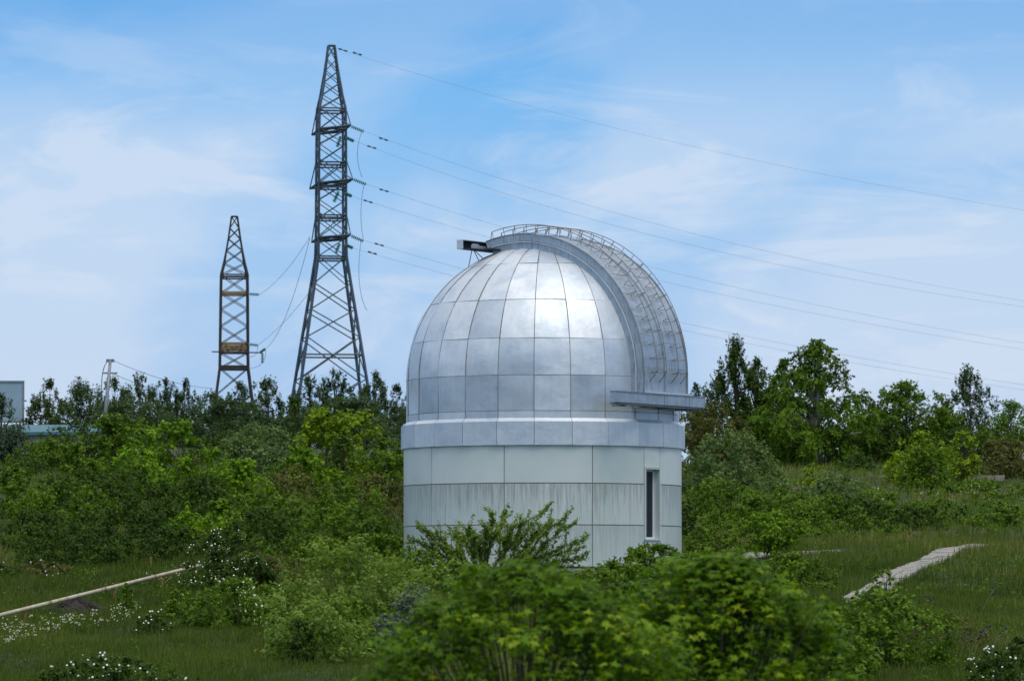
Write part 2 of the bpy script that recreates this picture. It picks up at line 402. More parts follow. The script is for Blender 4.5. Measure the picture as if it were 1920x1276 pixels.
def AP(u, t, r):
    """place on the arch: u = arc length (outer radius) up from the springing, t across, r radius"""
    if u <= 0: v = NV*r+Vector((0, 0, ZC+u))
    else:
        th = u/RO; v = NV*(r*math.cos(th))+Vector((0, 0, ZC+r*math.sin(th)))
    return v+TV*t
UEND = RO*R(106.5); U0 = -.50
def build_arch():
    arch = empty('shutter', (0, 0, 0), obs)
    # outer sheets, two leaves with 11 pieces each
    nseg = 11
    for s in (-1, 1):
        t0, t1 = (-HW, -.05) if s < 0 else (.05, HW)
        for k in range(nseg):
            u0 = U0+(UEND-U0)*k/nseg; u1 = U0+(UEND-U0)*(k+1)/nseg
            off = sheet(None, .012)
            def fn(t, u, d, p, q): return AP(u, t, RO-d+off(p, q)*(d == 0))
            patch(fn, t0, t1, u0, u1, 4, 4, .02, 'shutter_sheet', ARCH, arch, 0, .003)
    def band(t0, t1, r0, r1, name, mat, u0=U0, u1=UEND, parent=arch):
        m = MB(); n = 40; vs = []; fs = []
        for i in range(n+1):
            u = u0+(u1-u0)*i/n
            vs += [AP(u, t0, r0), AP(u, t1, r0), AP(u, t1, r1), AP(u, t0, r1)]
        for i in range(n):
            for k in range(4): fs.append((i*4+k, i*4+(k+1) % 4, i*4+4+(k+1) % 4, i*4+4+k))
        fs += [(0, 1, 2, 3), (n*4+3, n*4+2, n*4+1, n*4)]
        m.add(vs, fs); return m.build(name, mat, parent)
    band(-HW-.012, -HW+.02, RO-.20, RO-.004, 'side_skirt', ARCH); band(HW-.02, HW+.012, RO-.20, RO-.004, 'side_skirt', ARCH)
    band(-HW-.03, -HW+.03, RO+.002, RO+.022, 'edge_trim', GREYSTEEL); band(HW-.03, HW+.03, RO+.002, RO+.022, 'edge_trim', GREYSTEEL)
    band(-.065, .065, RO-.01, RO+.045, 'centre_ridge', ARCH)
    band(-HW+.03, HW-.03, RO-.06, RO-.03, 'shutter_lining', DARKSTEEL)
    # kerb on the dome either side of the slit
    for s in (-1, 1):
        a, b = sorted((s*(HW+.01), s*(HW-.06)))
        band(a, b, 3.55, 3.93, 'slit_kerb', ARCH, U0, UEND*.98)
        a, b = sorted((s*(HW+.055), s*(HW-.06)))
        band(a, b, 3.932, 3.955, 'kerb_lip', METAL, U0, UEND*.98)
    # ladders
    for t0, t1 in ((-.89, -.40), (.24, .73)):
        lad = empty('roof_ladder', (0, 0, 0), obs)
        ua, ub = .12, UEND-.1; RR = RO+.29
        for t in (t0, t1):
            pts = [AP(ua-.28, t-.0, RO+.03)]+[AP(ua+(ub-ua)*i/44, t, RR) for i in range(45)]+[AP(ub+.12, t, RO+.02)]
            MB().tube(pts, .0125, 5).build('rail', RAIL, lad, True)
        nst = int((ub-ua)/.36)
        for k in range(nst+1):
            u = ua+(ub-ua)*k/nst
            j = [rnd.uniform(-.015, .015) for _ in range(4)]
            MB().tube([AP(u, t0, RR), AP(u+j[0], t0+.02, RO+.06), AP(u+j[1], t1-.02, RO+.06), AP(u, t1, RR)], .0095, 4).build('rung', RAIL, lad)
            if k % 3 == 0:
                for t in (t0, t1): MB().tube([AP(u, t, RR), AP(u+.09, t, RO+.0)], .0085, 4).build('stay', RAIL, lad)
build_arch()
def build_rails():
    # lower rail: a long box standing off the drum of the dome
    M = Matrix(((TV.x, NV.x, 0), (TV.y, NV.y, 0), (0, 0, 1))).to_3x3()      # local x = along, y = outwards
    def at(t, r, z): return TV*t+NV*r+Vector((0, 0, z))
    lo = empty('lower_track', (0, 0, 0), obs)
    z0, z1 = 5.56, 5.84; r0, r1 = 4.16, 4.40
    cuts = [-2.88, -2.35, -.33, 1.0, 1.76]; cuts = [-2.88, -2.42, -.42, .9, 1.76]
    for a, b in zip(cuts[:-1], cuts[1:]):
        j = rnd.uniform(-.006, .006)
        MB().box(at((a+b)/2, (r0+r1)/2+j, (z0+z1)/2), (b-a-.014, r1-r0, z1-z0), M).build('track_box', ARCH, lo)
    MB().box(at(-.56, (r0+r1)/2, (z0+z1)/2), (4.6, r1-r0-.05, z1-z0-.05), M).build('track_core', DARKSTEEL, lo)
    MB().box(at(-.56, 4.285, z1+.018), (4.64, .27, .03), M).build('track_lid', GREYSTEEL, lo)
    for a, b in ((-1.14, -.03), (.0, 1.14)):
        MB().box(at((a+b)/2, 4.26, z1+.062), (b-a, .22, .055), M).build('shutter_foot', METAL, lo)
    MB().box(at(-.56, 4.20, z0-.03), (4.3, .32, .045), M).build('track_shelf', GREYSTEEL, lo)
    for t in (-2.2, -1.1, 0, 1.1, 1.5): MB().box(at(t, 4.02, z0-.03), (.10, .42, .13), M).build('track_bracket', GREYSTEEL, lo)
    # upper rail behind the zenith: an open channel with a plate on its end
    up = empty('upper_track', (0, 0, 0), obs)
    t0, t1 = -1.86, 1.86; zb, zt = 10.14, 10.38
    MB().box(at(0, -1.69, (zb+zt)/2), (t1-t0, .02, zt-zb), M).build('channel_web', DARKSTEEL, up)
    MB().box(at(0, -1.58, zt+.002), (t1-t0, .24, .02), M).build('channel_flange', ARCH, up)
    MB().box(at(0, -1.45, zb-.002), (t1-t0, .50, .02), M).build('channel_flange', DARKSTEEL, up)
    MB().box(at(0, -1.21, zb+.04), (t1-t0, .02, .10), M).build('channel_lip', ARCH, up)
    MB().box(at(t0-.012, -1.60, (zb+zt)/2), (.02, .21, zt-zb+.03), M).build('end_plate', METAL, up)
    MB().box(at(-1.45, -1.35, zb+.12), (.30, .04, .06), M).build('roller_cover', METAL, up)
    MB().box(at(0, -1.05, zb-.02), (3.0, .75, .03), M).build('under_plate', DARKSTEEL, up)
    for s in (-1, 1):
        c = at(s*1.15, -1.66, zb)
        for dx, dy in ((-.12, -.10), (.20, .05), (.34, .2)):
            q = c+Vector((dx, dy, 0)); h = math.sqrt(max(0, RD**2-q.x**2-q.y**2)); q.z = ZC+h-.02
            MB().tube([c+Vector((dx*.15, 0, 0)), q], .013, 5).build('strut', RAIL, up)
build_rails()

# ------------------------------------------------------------------ pylons, power lines, pole, billboard, far building
PYL = simple('pylon_haze_blue', (.10, .145, .19), .6, .3, .3, .5)  # blue grey holds the distance haze, put into the steel colour
PYLD = simple('pylon_rusty', (.060, .052, .050), .7, .2, .3, .6)
OCHRE = simple('ochre_paint', (.33, .19, .04), .7, 0, .3, 1)
TEAL = simple('green_glass', (.07, .30, .25), .3, 0, .2)
WIRE = simple('wire', (.22, .24, .27), .6, .5, .1)
def pylon(label, cx, Y, top, mat, levels, gamma, arms, rowb, ochre=()):
    """levels: (row, half side in photo pixels); X bracing between neighbouring levels"""
    base = P(cx, rowb, Y); o = empty('pylon', base); tag(o, label, 'pylon', 'steel lattice pylons on the hill'); sc = FPX/Y
    zr = lambda row: P(cx, row, Y).z-base.z
    def corner(k, hs):
        a = gamma+math.pi/4+k*math.pi/2; r = hs/sc*math.sqrt(2); return Vector((r*math.cos(a), r*math.sin(a), 0))
    def pt(k, i): row, hs = levels[i]; v = corner(k % 4, hs); v.z = zr(row); return v
    for k in range(4):
        rad = [(.135 if levels[i][0] > 480 else .11 if levels[i][1] > 15 else .085) for i in range(len(levels))]
        MB().tube([pt(k, i) for i in range(len(levels))], rad, 4).build('leg', mat, o)
    for i in range(len(levels)-1):
        for k in range(4):
            big = levels[i+1][1] > 40; r = .052 if big else .038
            mtl = mat
            MB().tube([pt(k, i), pt(k+1, i+1)], r, 4).build('brace', mtl, o); MB().tube([pt(k+1, i), pt(k, i+1)], r, 4).build('brace', mtl, o)
    for row, hs, m2 in ochre if ochre else ():
        for k in range(4):
            a, b = corner(k, hs), corner((k+1) % 4, hs); a.z = b.z = zr(row)
            MB().tube([a, b], .07, 4).build('cross_beam', m2, o)
    for row, hs, L, stay in arms:
        for sgn in (1, -1):
            tip = Vector((math.cos(R(-65)), math.sin(R(-65)), 0))*L*sgn; tip.z = zr(row)
            mb = MB()
            for k in range(4):
                q = corner(k, hs); q.z = zr(row); mb.tube([tip, q], .085, 4)
            mb2 = MB()
            for k in ((2, 3) if sgn > 0 else (0, 1)):
                q = corner(k, hs); q.z = zr(stay); mb2.tube([tip, q], .05, 4)
            c = mb.build('crossarm', mat, o); mb2.build('crossarm_stay', mat, c)
    return o
tall = [(86, 6.0), (112, 9), (134, 12), (156, 15.2), (180, 19), (205, 24.5), (244, 25), (272, 25.2), (306, 25.4), (345, 25.5), (376, 25.6), (410, 25.8), (447, 26), (482, 26.5),
        (533, 34), (582, 41.5), (634, 49.5), (712, 61), (800, 74), (885, 87)]
pylon('tall blue grey lattice pylon behind the trees left of the dome', 619.5, 380, 86, PYL, tall, R(8.4),
      [(244, 25, 4.25, 205), (345, 25.5, 4.7, 300), (447, 26, 4.25, 400)], 885,
      [(86, 6, PYL), (205, 24.5, PYL), (210, 24.6, PYL), (244, 25, PYL), (306, 25.4, PYL), (312, 25.4, PYL), (345, 25.5, PYL), (353, 25.5, PYL), (405, 25.8, PYL), (412, 25.8, PYL), (447, 26, PYL), (482, 26.5, PYL), (487, 27.2, PYL), (667, 54.5, PYL)])
small = [(406, 5.5), (428, 8.5), (448, 11.3), (470, 15), (494, 19), (516, 24.5), (550, 25), (580, 25.3), (612, 25.6), (645, 26), (661, 26), (690, 26.5), (740, 33), (800, 42), (860, 51)]
pylon('shorter rusty lattice pylon with ochre cross beams, left of the tall one', 438, 430, 405, PYLD, small, R(4),
      [], 860, [(406, 5.5, PYLD), (516, 24.5, PYLD), (521, 24.6, PYLD), (549, 25, OCHRE), (552, 25, OCHRE), (644, 26, OCHRE), (650, 26, OCHRE), (655, 26, OCHRE), (661, 26.2, PYLD), (687, 26.5, PYLD), (692, 27, PYLD)])
def insul(a, b, label, n=7):
    a, b = Vector(a), Vector(b); o = empty('insulator_string', a); tag(o, label, 'insulator', 'insulator strings on the pylons')
    MB().tube([(0, 0, 0), b-a], .03, 5).build('rod', TEAL, o)
    for k in range(n):
        c = (b-a)*((k+.7)/(n+.4)); d = (b-a).normalized()*.055
        me = MB().tube([c-d, c, c+d], [.06, .19, .07], 8).build('disc', TEAL, o)
def sag(a, b, drop, n=40):
    a, b = Vector(a), Vector(b); return [a.lerp(b, i/n)-Vector((0, 0, drop*4*(i/n)*(1-i/n))) for i in range(n+1)]
def wire(pts, r, label, group=None, name='power_line', cat='power line'):
    o = MB().tube(pts, r, 4).build(name, WIRE); tag(o, label, cat, group); return o
def span(px0, py0, px1, py1, pxm, pym, Y0, Y1):
    """quadratic through three sighted points, run on beyond the right edge of the frame"""
    A, B = P(px0, py0, Y0), P(px1, py1, Y1); f = (pxm-px0)/(px1-px0); M_ = P(pxm, pym, Y0+(Y1-Y0)*f)
    pts = []
    for i in range(61):
        t = i/60*1.35; l0 = (t-f)*(t-1)/((-f)*(-1)); l1 = t*(t-1)/(f*(f-1)); l2 = t*(t-f)/(1-f)
        pts.append(A*l0+M_*l1+B*l2)
    return pts
GW = 'power lines running right from the tall pylon'
spans = [((622, 88), (1920, 394), (1270, 268), 'thin topmost power line leaving the tall pylon tip'),
         ((683, 246), (1920, 564), (1250, 425), 'power line from the near tip of the uppermost crossarm'),
         ((664, 264), (1920, 575), (1250, 448), 'power line from the far tip of the uppermost crossarm'),
         ((686, 345), (1920, 643), (1250, 508), 'power line from the near tip of the middle crossarm, passing behind the dome'),
         ((660, 368), (1920, 655), (1250, 529), 'power line from the far tip of the middle crossarm, passing behind the dome'),
         ((681, 450), (1920, 721), (1290, 607), 'power line from the near tip of the lowest crossarm, passing behind the dome'),
         ((662, 465), (1920, 731), (1290, 621), 'power line from the far tip of the lowest crossarm, passing behind the dome')]
for i, (a, b, m_, lab) in enumerate(spans):
    pts = span(*a, *b, *m_, 378, 470); wire(pts, .009 if i else .008, lab, GW)
    if i:
        for off in (1.9, 2.2):
            pass
def damper(px, py, label):
    a = P(px, py, 379); d = Vector((.9, .6, -.22)).normalized()
    m = MB(); m.tube([a-d*.42, a-d*.16], .07, 6); m.tube([a+d*.16, a+d*.42], .07, 6); m.tube([a-d*.2, a+d*.2], .03, 4)
    tag(m.build('vibration_damper', DARKSTEEL), label, 'damper', 'dampers clamped to the power lines')
for px, py, lab in ((643, 94, 'damper on the topmost wire, close to the pylon tip'), (670, 101, 'damper on the topmost wire, further from the pylon tip'),
                    (719, 261, 'damper on the near wire of the uppermost crossarm'), (697, 276, 'damper on the far wire of the uppermost crossarm'), (720, 357, 'damper on the near wire of the middle crossarm'), (690, 377.5, 'damper on the far wire of the middle crossarm'),
                    (711, 458.5, 'damper on the near wire of the lowest crossarm'), (698, 474, 'damper on the far wire of the lowest crossarm')): damper(px, py, lab)
for (a, b, lab) in (((658, 237), (683, 247), 'green insulator string at the near tip of the uppermost crossarm'), ((649, 258), (664, 265), 'green insulator string on the far side of the uppermost crossarm'),
                    ((662, 336), (687, 346), 'green insulator string at the near tip of the middle crossarm'), ((646, 362), (660, 368), 'green insulator string on the far side of the middle crossarm'),
                    ((658, 442), (682, 452), 'green insulator string at the near tip of the lowest crossarm'), ((648, 459), (662, 465), 'green insulator string on the far side of the lowest crossarm'),
                    ((639, 255), (632, 276), 'green insulator string hanging inside the tall pylon under its uppermost crossarm'), ((635, 358), (626, 379), 'green insulator string hanging inside the tall pylon under its middle crossarm'), ((637, 456), (629, 476), 'green insulator string hanging inside the tall pylon under its lowest crossarm')):
    insul(P(*a, 378), P(*b, 378), lab)
for (a, b, lab) in (((467, 551), (486, 552), 'green insulator string beside the upper ochre beam of the rusty pylon'), ((465, 645), (484, 647), 'green insulator string beside the lower ochre beams of the rusty pylon'),
                    ((487, 661), (498, 653), 'upright tilted green insulator at the end of the rusty pylon side arm'), ((492, 661), (492, 681), 'green insulator string hanging from the rusty pylon side arm')):
    insul(P(*a, 428), P(*b, 428), lab, 6)
tag(MB().tube([P(397, 659, 427.5), P(492, 661, 427.5)], .06, 4).build('side_arm', PYLD), 'thin horizontal steel arm bolted across the rusty pylon', 'side arm')
def curve3(a, c, b, n=16):
    a, b, c = Vector(a), Vector(b), Vector(c); return [a*(1-t)**2+c*2*t*(1-t)+b*t*t for t in [i/n for i in range(n+1)]]
GJ = 'jumper wires on the pylons'
wire(curve3(P(678, 248, 377), P(662, 290, 377), P(679, 333, 377)), .02, 'loose jumper wire hanging between the upper and middle crossarm tips', GJ, 'jumper_wire', 'wire')
wire(curve3(P(682, 348, 377), P(672, 400, 377), P(681, 448, 377)), .02, 'loose jumper wire hanging between the middle and lowest crossarm tips', GJ, 'jumper_wire', 'wire')
wire(curve3(P(677, 452, 377), P(665, 540, 377), P(688, 582, 377)), .02, 'loose jumper wire dangling below the lowest crossarm', GJ, 'jumper_wire', 'wire')
wire(curve3(P(484, 647, 428), P(482, 672, 428), P(466, 668, 428)), .02, 'jumper wire looping beside the rusty pylon lower beams', GJ, 'jumper_wire', 'wire')
wire(curve3(P(498, 656, 428), P(500, 688, 428), P(468, 690, 428)), .02, 'jumper wire looping under the hanging insulator of the rusty pylon', GJ, 'jumper_wire', 'wire')
GB = 'wires between the two pylons'
wire(sag(P(486, 552, 428), P(581, 444, 384), .6), .02, 'wire from the rusty pylon upper beam up to the tall pylon', GB)
wire(sag(P(484, 646, 428), P(600, 520, 384), .5), .02, 'wire from the rusty pylon lower beam up to the tall pylon', GB)
wire(sag(P(498, 654, 428), P(581, 446, 384), 1.6), .02, 'wire from the rusty pylon side arm up to the tall pylon', GB)
# leaning utility pole
def pole():
    b, t = P(190, 860, 235), P(207, 673, 235); o = empty('utility_pole', b); tag(o, 'pale leaning utility pole rising from the trees on the left', 'utility pole'); d = t-b
    MB().tube([(0, 0, 0), d], [.12, .075], 10).build('shaft', GREYSTEEL, o, True)
    MB().box(d*.985, (.42, .12, .16)).build('cap_bracket', GREYSTEEL, o); MB().box(d*.86+Vector((.05, 0, 0)), (.75, .08, .08)).build('crossarm', GREYSTEEL, o)
    MB().box(d*.765, (.4, .08, .12)).build('clamp', GREYSTEEL, o)
    MB().tube(curve3(d*.985+Vector((-.1, 0, 0)), d*.9+Vector((-.6, 0, 0)), d*.45+Vector((-.1, 0, 0))), .02, 4).build('drop_cable', DARKSTEEL, o)
    wire(sag(t, P(400, 728, 300), .3), .014, 'upper thin wire running right from the leaning pole', 'wires on the leaning pole')
    wire(sag(P(205, 697, 235), P(400, 752, 300), .3), .014, 'lower thin wire running right from the leaning pole', 'wires on the leaning pole')
pole()
def billboard():
    Y = 262; bl = P(-150, 790, Y); tr = P(44, 715, Y); gz = float(ground(bl.x, Y))
    o = empty('billboard', (tr.x, Y, gz)); tag(o, 'pale blue framed billboard cut by the left edge, its posts standing behind a dark tree', 'billboard')
    def w(x, z): return Vector((x-tr.x, 0, z-gz))
    blue = simple('billboard_sheet', (.34, .47, .55), .35, .1, .12, .8)
    cx = (bl.x+tr.x)/2; cz = (bl.z+tr.z)/2; wd = tr.x-bl.x; ht = tr.z-bl.z
    MB().box(w(cx, cz), (wd-.1, .06, ht-.1)).build('panel', blue, o)
    fr = GREYSTEEL
    MB().box(w(cx, tr.z), (wd+.1, .16, .1)).build('frame_bar', fr, o); MB().box(w(cx, bl.z), (wd+.1, .16, .1)).build('frame_bar', fr, o)
    for x in (tr.x, bl.x): MB().box(w(x, (gz+tr.z)/2), (.1, .14, tr.z-gz)).build('post', fr, o)
    MB().box(w(tr.x-2.0, (gz+bl.z)/2), (.1, .14, bl.z-gz)).build('post', fr, o)
    MB().box(w(tr.x+.1, P(44, 751, Y).z), (.2, .06, .08)).build('hinge', fr, o)
billboard()
def farhouse():
    Y = 213; a, b = P(-40, 905, Y), P(168, 905, Y); top = P(0, 816, Y).z; gz = a.z-1.5
    o = empty('house', (a.x, Y, gz)); tag(o, 'cream house with a teal roof edge hidden behind the trees on the left', 'house')
    cream = simple('cream_render', (.55, .50, .40), .9, 0, .15, .8); teal = simple('teal_roof', (.09, .22, .25), .5, .3, .2, 1)
    wd = b.x-a.x; ht = top-gz
    MB().box((wd/2, 2.5, ht/2), (wd, 5, ht)).build('wall', cream, o)
    m = MB(); x0, x1 = -.3, wd+.3; m.add([(x0, -.4, ht+.01), (x1, -.4, ht+.01), (x1, 5.4, ht+.01), (x0, 5.4, ht+.01), (x0, 2.5, ht+.6), (x1, 2.5, ht+.6), (x0, -.4, ht+.16), (x1, -.4, ht+.16)],
             [(0, 1, 7, 6), (6, 7, 5, 4), (3, 4, 5, 2), (0, 6, 4, 3), (1, 2, 5, 7), (0, 3, 2, 1)]); m.build('roof', teal, o)
    MB().box((wd/2, -.03, ht-.35), (wd*.98, .06, .18)).build('cornice', WHITE, o)
    for px in (45, 72, 105, 140):
        x = P(px, 860, Y).x-a.x; f = MB().box((x, -.02, ht-1.25), (.5, .06, .8)).build('window', WHITE, o); MB().box((x, -.06, ht-1.25), (.38, .03, .66)).build('pane', GLASS, f)
farhouse()

# ------------------------------------------------------------------ plants
def unit(v): return v/np.maximum(np.linalg.norm(v, axis=-1, keepdims=True), 1e-9)
def leaves_at(pos, nrm, size, rng, asp=.55, axis=None, ax_w=0.):
    n = len(pos); t = rng.normal(size=(n, 3))
    if axis is not None: t = t*(1-ax_w)+axis*ax_w*1.6
    nrm = unit(nrm); t = unit(t-nrm*(t*nrm).sum(-1, keepdims=True)); b = np.cross(nrm, t)
    l = (size*rng.uniform(.65, 1.3, n))[:, None]; w = l*asp
    fold = nrm*w*.18
    return np.stack([pos-t*l*.5, pos+b*w*.5+fold, pos+t*l*.5, pos-b*w*.5+fold], 1)
KIND = dict(
    lumpy=dict(env=[(0, .6), (.2, .95), (.5, 1), (.75, .8), (.92, .5), (1, .2)], cb=.04, K=30, cs=.19, up=.25),  # envelope points (relative height, relative radius), crown base, clumps, clump size, upward bias, leaf aspect
    tree=dict(env=[(.0, .35), (.15, .8), (.4, 1), (.7, .82), (.9, .5), (1, .15)], cb=.22, K=70, cs=.17, up=.5),
    low=dict(env=[(0, .85), (.3, 1), (.6, .93), (.85, .62), (1, .22)], cb=.02, K=80, cs=.16, up=.6),
    mound=dict(env=[(0, .95), (.25, 1), (.55, .88), (.8, .64), (1, .25)], cb=.0, K=90, cs=.13, up=.9),
    spire=dict(env=[(0, .9), (.35, 1), (.6, .75), (.8, .42), (1, .07)], cb=.08, K=70, cs=.15, up=1.2),
    feather=dict(env=[(0, .9), (.4, 1), (.65, .8), (.85, .45), (1, .08)], cb=.05, K=50, cs=.15, up=2.2),
    column=dict(env=[(0, .8), (.5, 1), (.85, .8), (1, .2)], cb=.03, K=46, cs=.30, up=1.4),
    birch=dict(env=[(0, .4), (.15, .8), (.4, 1), (.65, .68), (.85, .42), (1, .12)], cb=.12, K=120, cs=.12, up=-.35),
    vase=dict(env=[(0, .62), (.3, 1), (.7, .9), (1, .45)], cb=.42, K=46, cs=.17, up=1.0),
    open=dict(env=[(0, .7), (.3, .95), (.6, 1), (.85, .7), (1, .25)], cb=.10, K=46, cs=.17, up=.9),
)
def grow(kind, H, Wd, nleaf, leaf, seed, Dp=None, ragged=.25, lean=0):
    k = KIND[kind]; rng = np.random.default_rng(seed); Dp = Dp or Wd*.8
    env = np.array(k['env']); K = k['K']; ph = rng.uniform(0, 6.28, 3)
    cb = k['cb']
    # clump centres, spread over the envelope's surface and some inside
    K = int(min(230, K*max(1, .85*H/Wd)*1.25)); zr = rng.uniform(0, 1, K*3); keep = rng.uniform(0, 1, K*3) < np.interp(zr, env[:, 0], env[:, 1])*.85+.15; zr = zr[keep][:K]; n = len(zr)
    zr[:3] = rng.uniform(.93, 1.0, 3)
    a = rng.uniform(0, 2*np.pi, n); rad = np.interp(zr, env[:, 0], env[:, 1])
    lob = 1+ragged*(.5*np.sin(2*a+ph[0]+3*zr)+.5*np.sin(3*a+ph[1]-5*zr))+rng.normal(0, ragged*.35, n)
    rho = rad*lob*np.where(rng.uniform(0, 1, n) < .7, rng.uniform(.62, .92, n), rng.uniform(.1, .6, n))
    cr = k['cs']*Wd*rng.uniform(.6, 1.3, n)*(.62+.45*(1-zr)); cr = np.minimum(cr, H*.22)
    z = (cb+(1-cb)*zr)*H-cr*.75; z = np.maximum(z, cr*.3)
    C = np.stack([rho*np.cos(a)*Wd/2, rho*np.sin(a)*Dp/2, z], -1); C[:, 0] += lean*z
    wt = cr**2; cnt = np.maximum(6, (nleaf*wt/wt.sum())).astype(int)
    ci = np.repeat(np.arange(n), cnt); m = len(ci)
    # sprigs: each clump has many; every leaf belongs to one
    ns = 14; sd_ = rng.normal(size=(n, ns, 3)); out = C.copy(); out[:, 2] -= H*(cb+.35*(1-cb)); out = unit(out)
    sd_ = unit(sd_*.8+out[:, None, :]*.55+np.array([0, 0, k['up']])*rng.uniform(.3, 1, (n, ns, 1)))
    sl = cr[:, None]*rng.uniform(.65, 1.3, (n, ns))
    si = rng.integers(0, ns, m); D = sd_[ci, si]; Ls = sl[ci, si]
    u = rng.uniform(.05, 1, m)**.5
    pos = C[ci]+D*(Ls*u)[:, None]+rng.normal(size=(m, 3))*(cr[ci]*.13*(1.25-u))[:, None]
    if kind == 'birch': pos[:, 2] -= (u**2)*cr[ci]*.5
    if kind in ('feather', 'spire'): pos[:, 2] += (D[:, 2]*Ls*u)*.9
    pos[:, 2] = np.maximum(pos[:, 2], .02)
    nr = D*.9+np.array([0, -.1, .55])+rng.normal(size=(m, 3))*.5
    Q = leaves_at(pos, nr, leaf, rng, .58, D, .4)
    tint = np.clip(.42+.20*rng.normal(size=n)[ci]+.14*rng.normal(size=m)+.25*(u-.6), 0, .98)  # tip term paints crown highlights and inner shade into the leaf colour
    # stems and limbs
    mb = MB(); tr = max(.02, H*.016)
    top = H*.8
    if kind in ('low', 'mound', 'vase'):
        ns_ = 9
        for i in range(ns_):
            t = C[rng.integers(0, n)]; b = (rng.normal()*Wd*.04, rng.normal()*Dp*.04, -.1)
            mid = (b[0]*.5+t[0]*.35, b[1]*.5+t[1]*.35, t[2]*.5)
            mb.tube([b, mid, tuple(t)], [tr*.7, tr*.5, tr*.15], 5)
    else:
        mb.tube([(0, 0, -.3), (lean*H*.2+rng.normal()*.03*H*.2, 0, H*.25), (lean*H*.5, rng.normal()*.02*H, H*.5), (lean*top, 0, top)], [tr*1.2, tr, tr*.7, tr*.15], 7)
        for i in range(0, n, 2):
            t = C[i]; hz = max(H*cb*.5, t[2]*.62)
            mb.tube([(lean*hz, 0, hz), ((t[0]+lean*hz)*.5, t[1]*.5, (hz+t[2])*.5+.02*H), tuple(t)], [tr*.4, tr*.25, tr*.08], 4, False)
    return Q, tint, mb, C, cr
def flowers_mesh(name, pts, size, rng, mat, parent):
    """little five petalled discs standing on the outside of a shrub"""
    n = len(pts); nr = unit(rng.normal(size=(n, 3))*.5+np.array([0, -.8, .7])); t = unit(np.cross(nr, rng.normal(size=(n, 3)))); b = np.cross(nr, t)
    V = np.empty((n, 6, 3)); s = (size*rng.uniform(.45, 1.2, n))[:, None]
    for k in range(6):
        a = k*math.pi/3; V[:, k] = pts+(t*math.cos(a)+b*math.sin(a))*s*.5+nr*s*(.12 if k % 2 else 0)
    o = link(name, np_mesh(name, V, 6), mat, parent); return o
def plant(name, cat, kind, fol, px, top, wpx, Y, label, seed, base=None, leafpx=6.0, dens=1.0, flowers=0, bark=BARK, ragged=.25, dpx=None, group=None, lean=0, fsize=.042):
    if Y >= 195 and leafpx == 6.0: leafpx = 4.6
    if kind == 'lumpy': leafpx = 7.5; dens *= 1.15
    x = (px-960)/FPX*Y; gz = float(ground(x, Y)) if base is None else P(px, base, Y).z
    H = P(px, top, Y).z-gz; sc = FPX/Y; Wm = wpx/sc*1.16
    area = wpx*H*sc; leaf = leafpx/sc
    nleaf = int(dens*area/(leafpx**2*.29)*(5.4 if top < 900 else 5.8))
    Q, tint, mb, C, cr = grow(kind, H, Wm, nleaf, leaf, seed, (dpx or wpx*.85)/sc, ragged, lean)
    o = empty(name, (x, Y, gz)); tag(o, label, cat, group)
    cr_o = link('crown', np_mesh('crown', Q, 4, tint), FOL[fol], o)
    mb.build('trunk' if kind not in ('low', 'mound', 'vase') else 'stems', bark, o, True)
    if flowers:
        rng = np.random.default_rng(seed+99); w = Q.mean(1); y = w[:, 1]; z = w[:, 2]
        score = -y/(np.ptp(y)+.01)*1.2+.45*z/(H+.01)+rng.uniform(0, .3, len(y)); idx = np.argsort(-score)[:max(flowers*12, 100)]
        seeds = w[rng.choice(idx, max(3, flowers//7))]
        sel = idx[[int(np.argmin(((w[idx]-(seeds[rng.integers(0, len(seeds))]+rng.normal(size=3)*.3))**2).sum(1))) for _ in range(flowers)]]
        f = flowers_mesh('blossoms', w[sel]+np.array([0, -.06, .05]), fsize, rng, PETAL, o); f['kind'] = 'stuff'
    return o
T, SH = ('tree', 'tree'), ('shrub', 'shrub')
GF, GM, GR_, GS = 'far trees along the left skyline', 'trees and bushes on the left slope', 'trees along the right skyline', 'shrubs on the right slope'
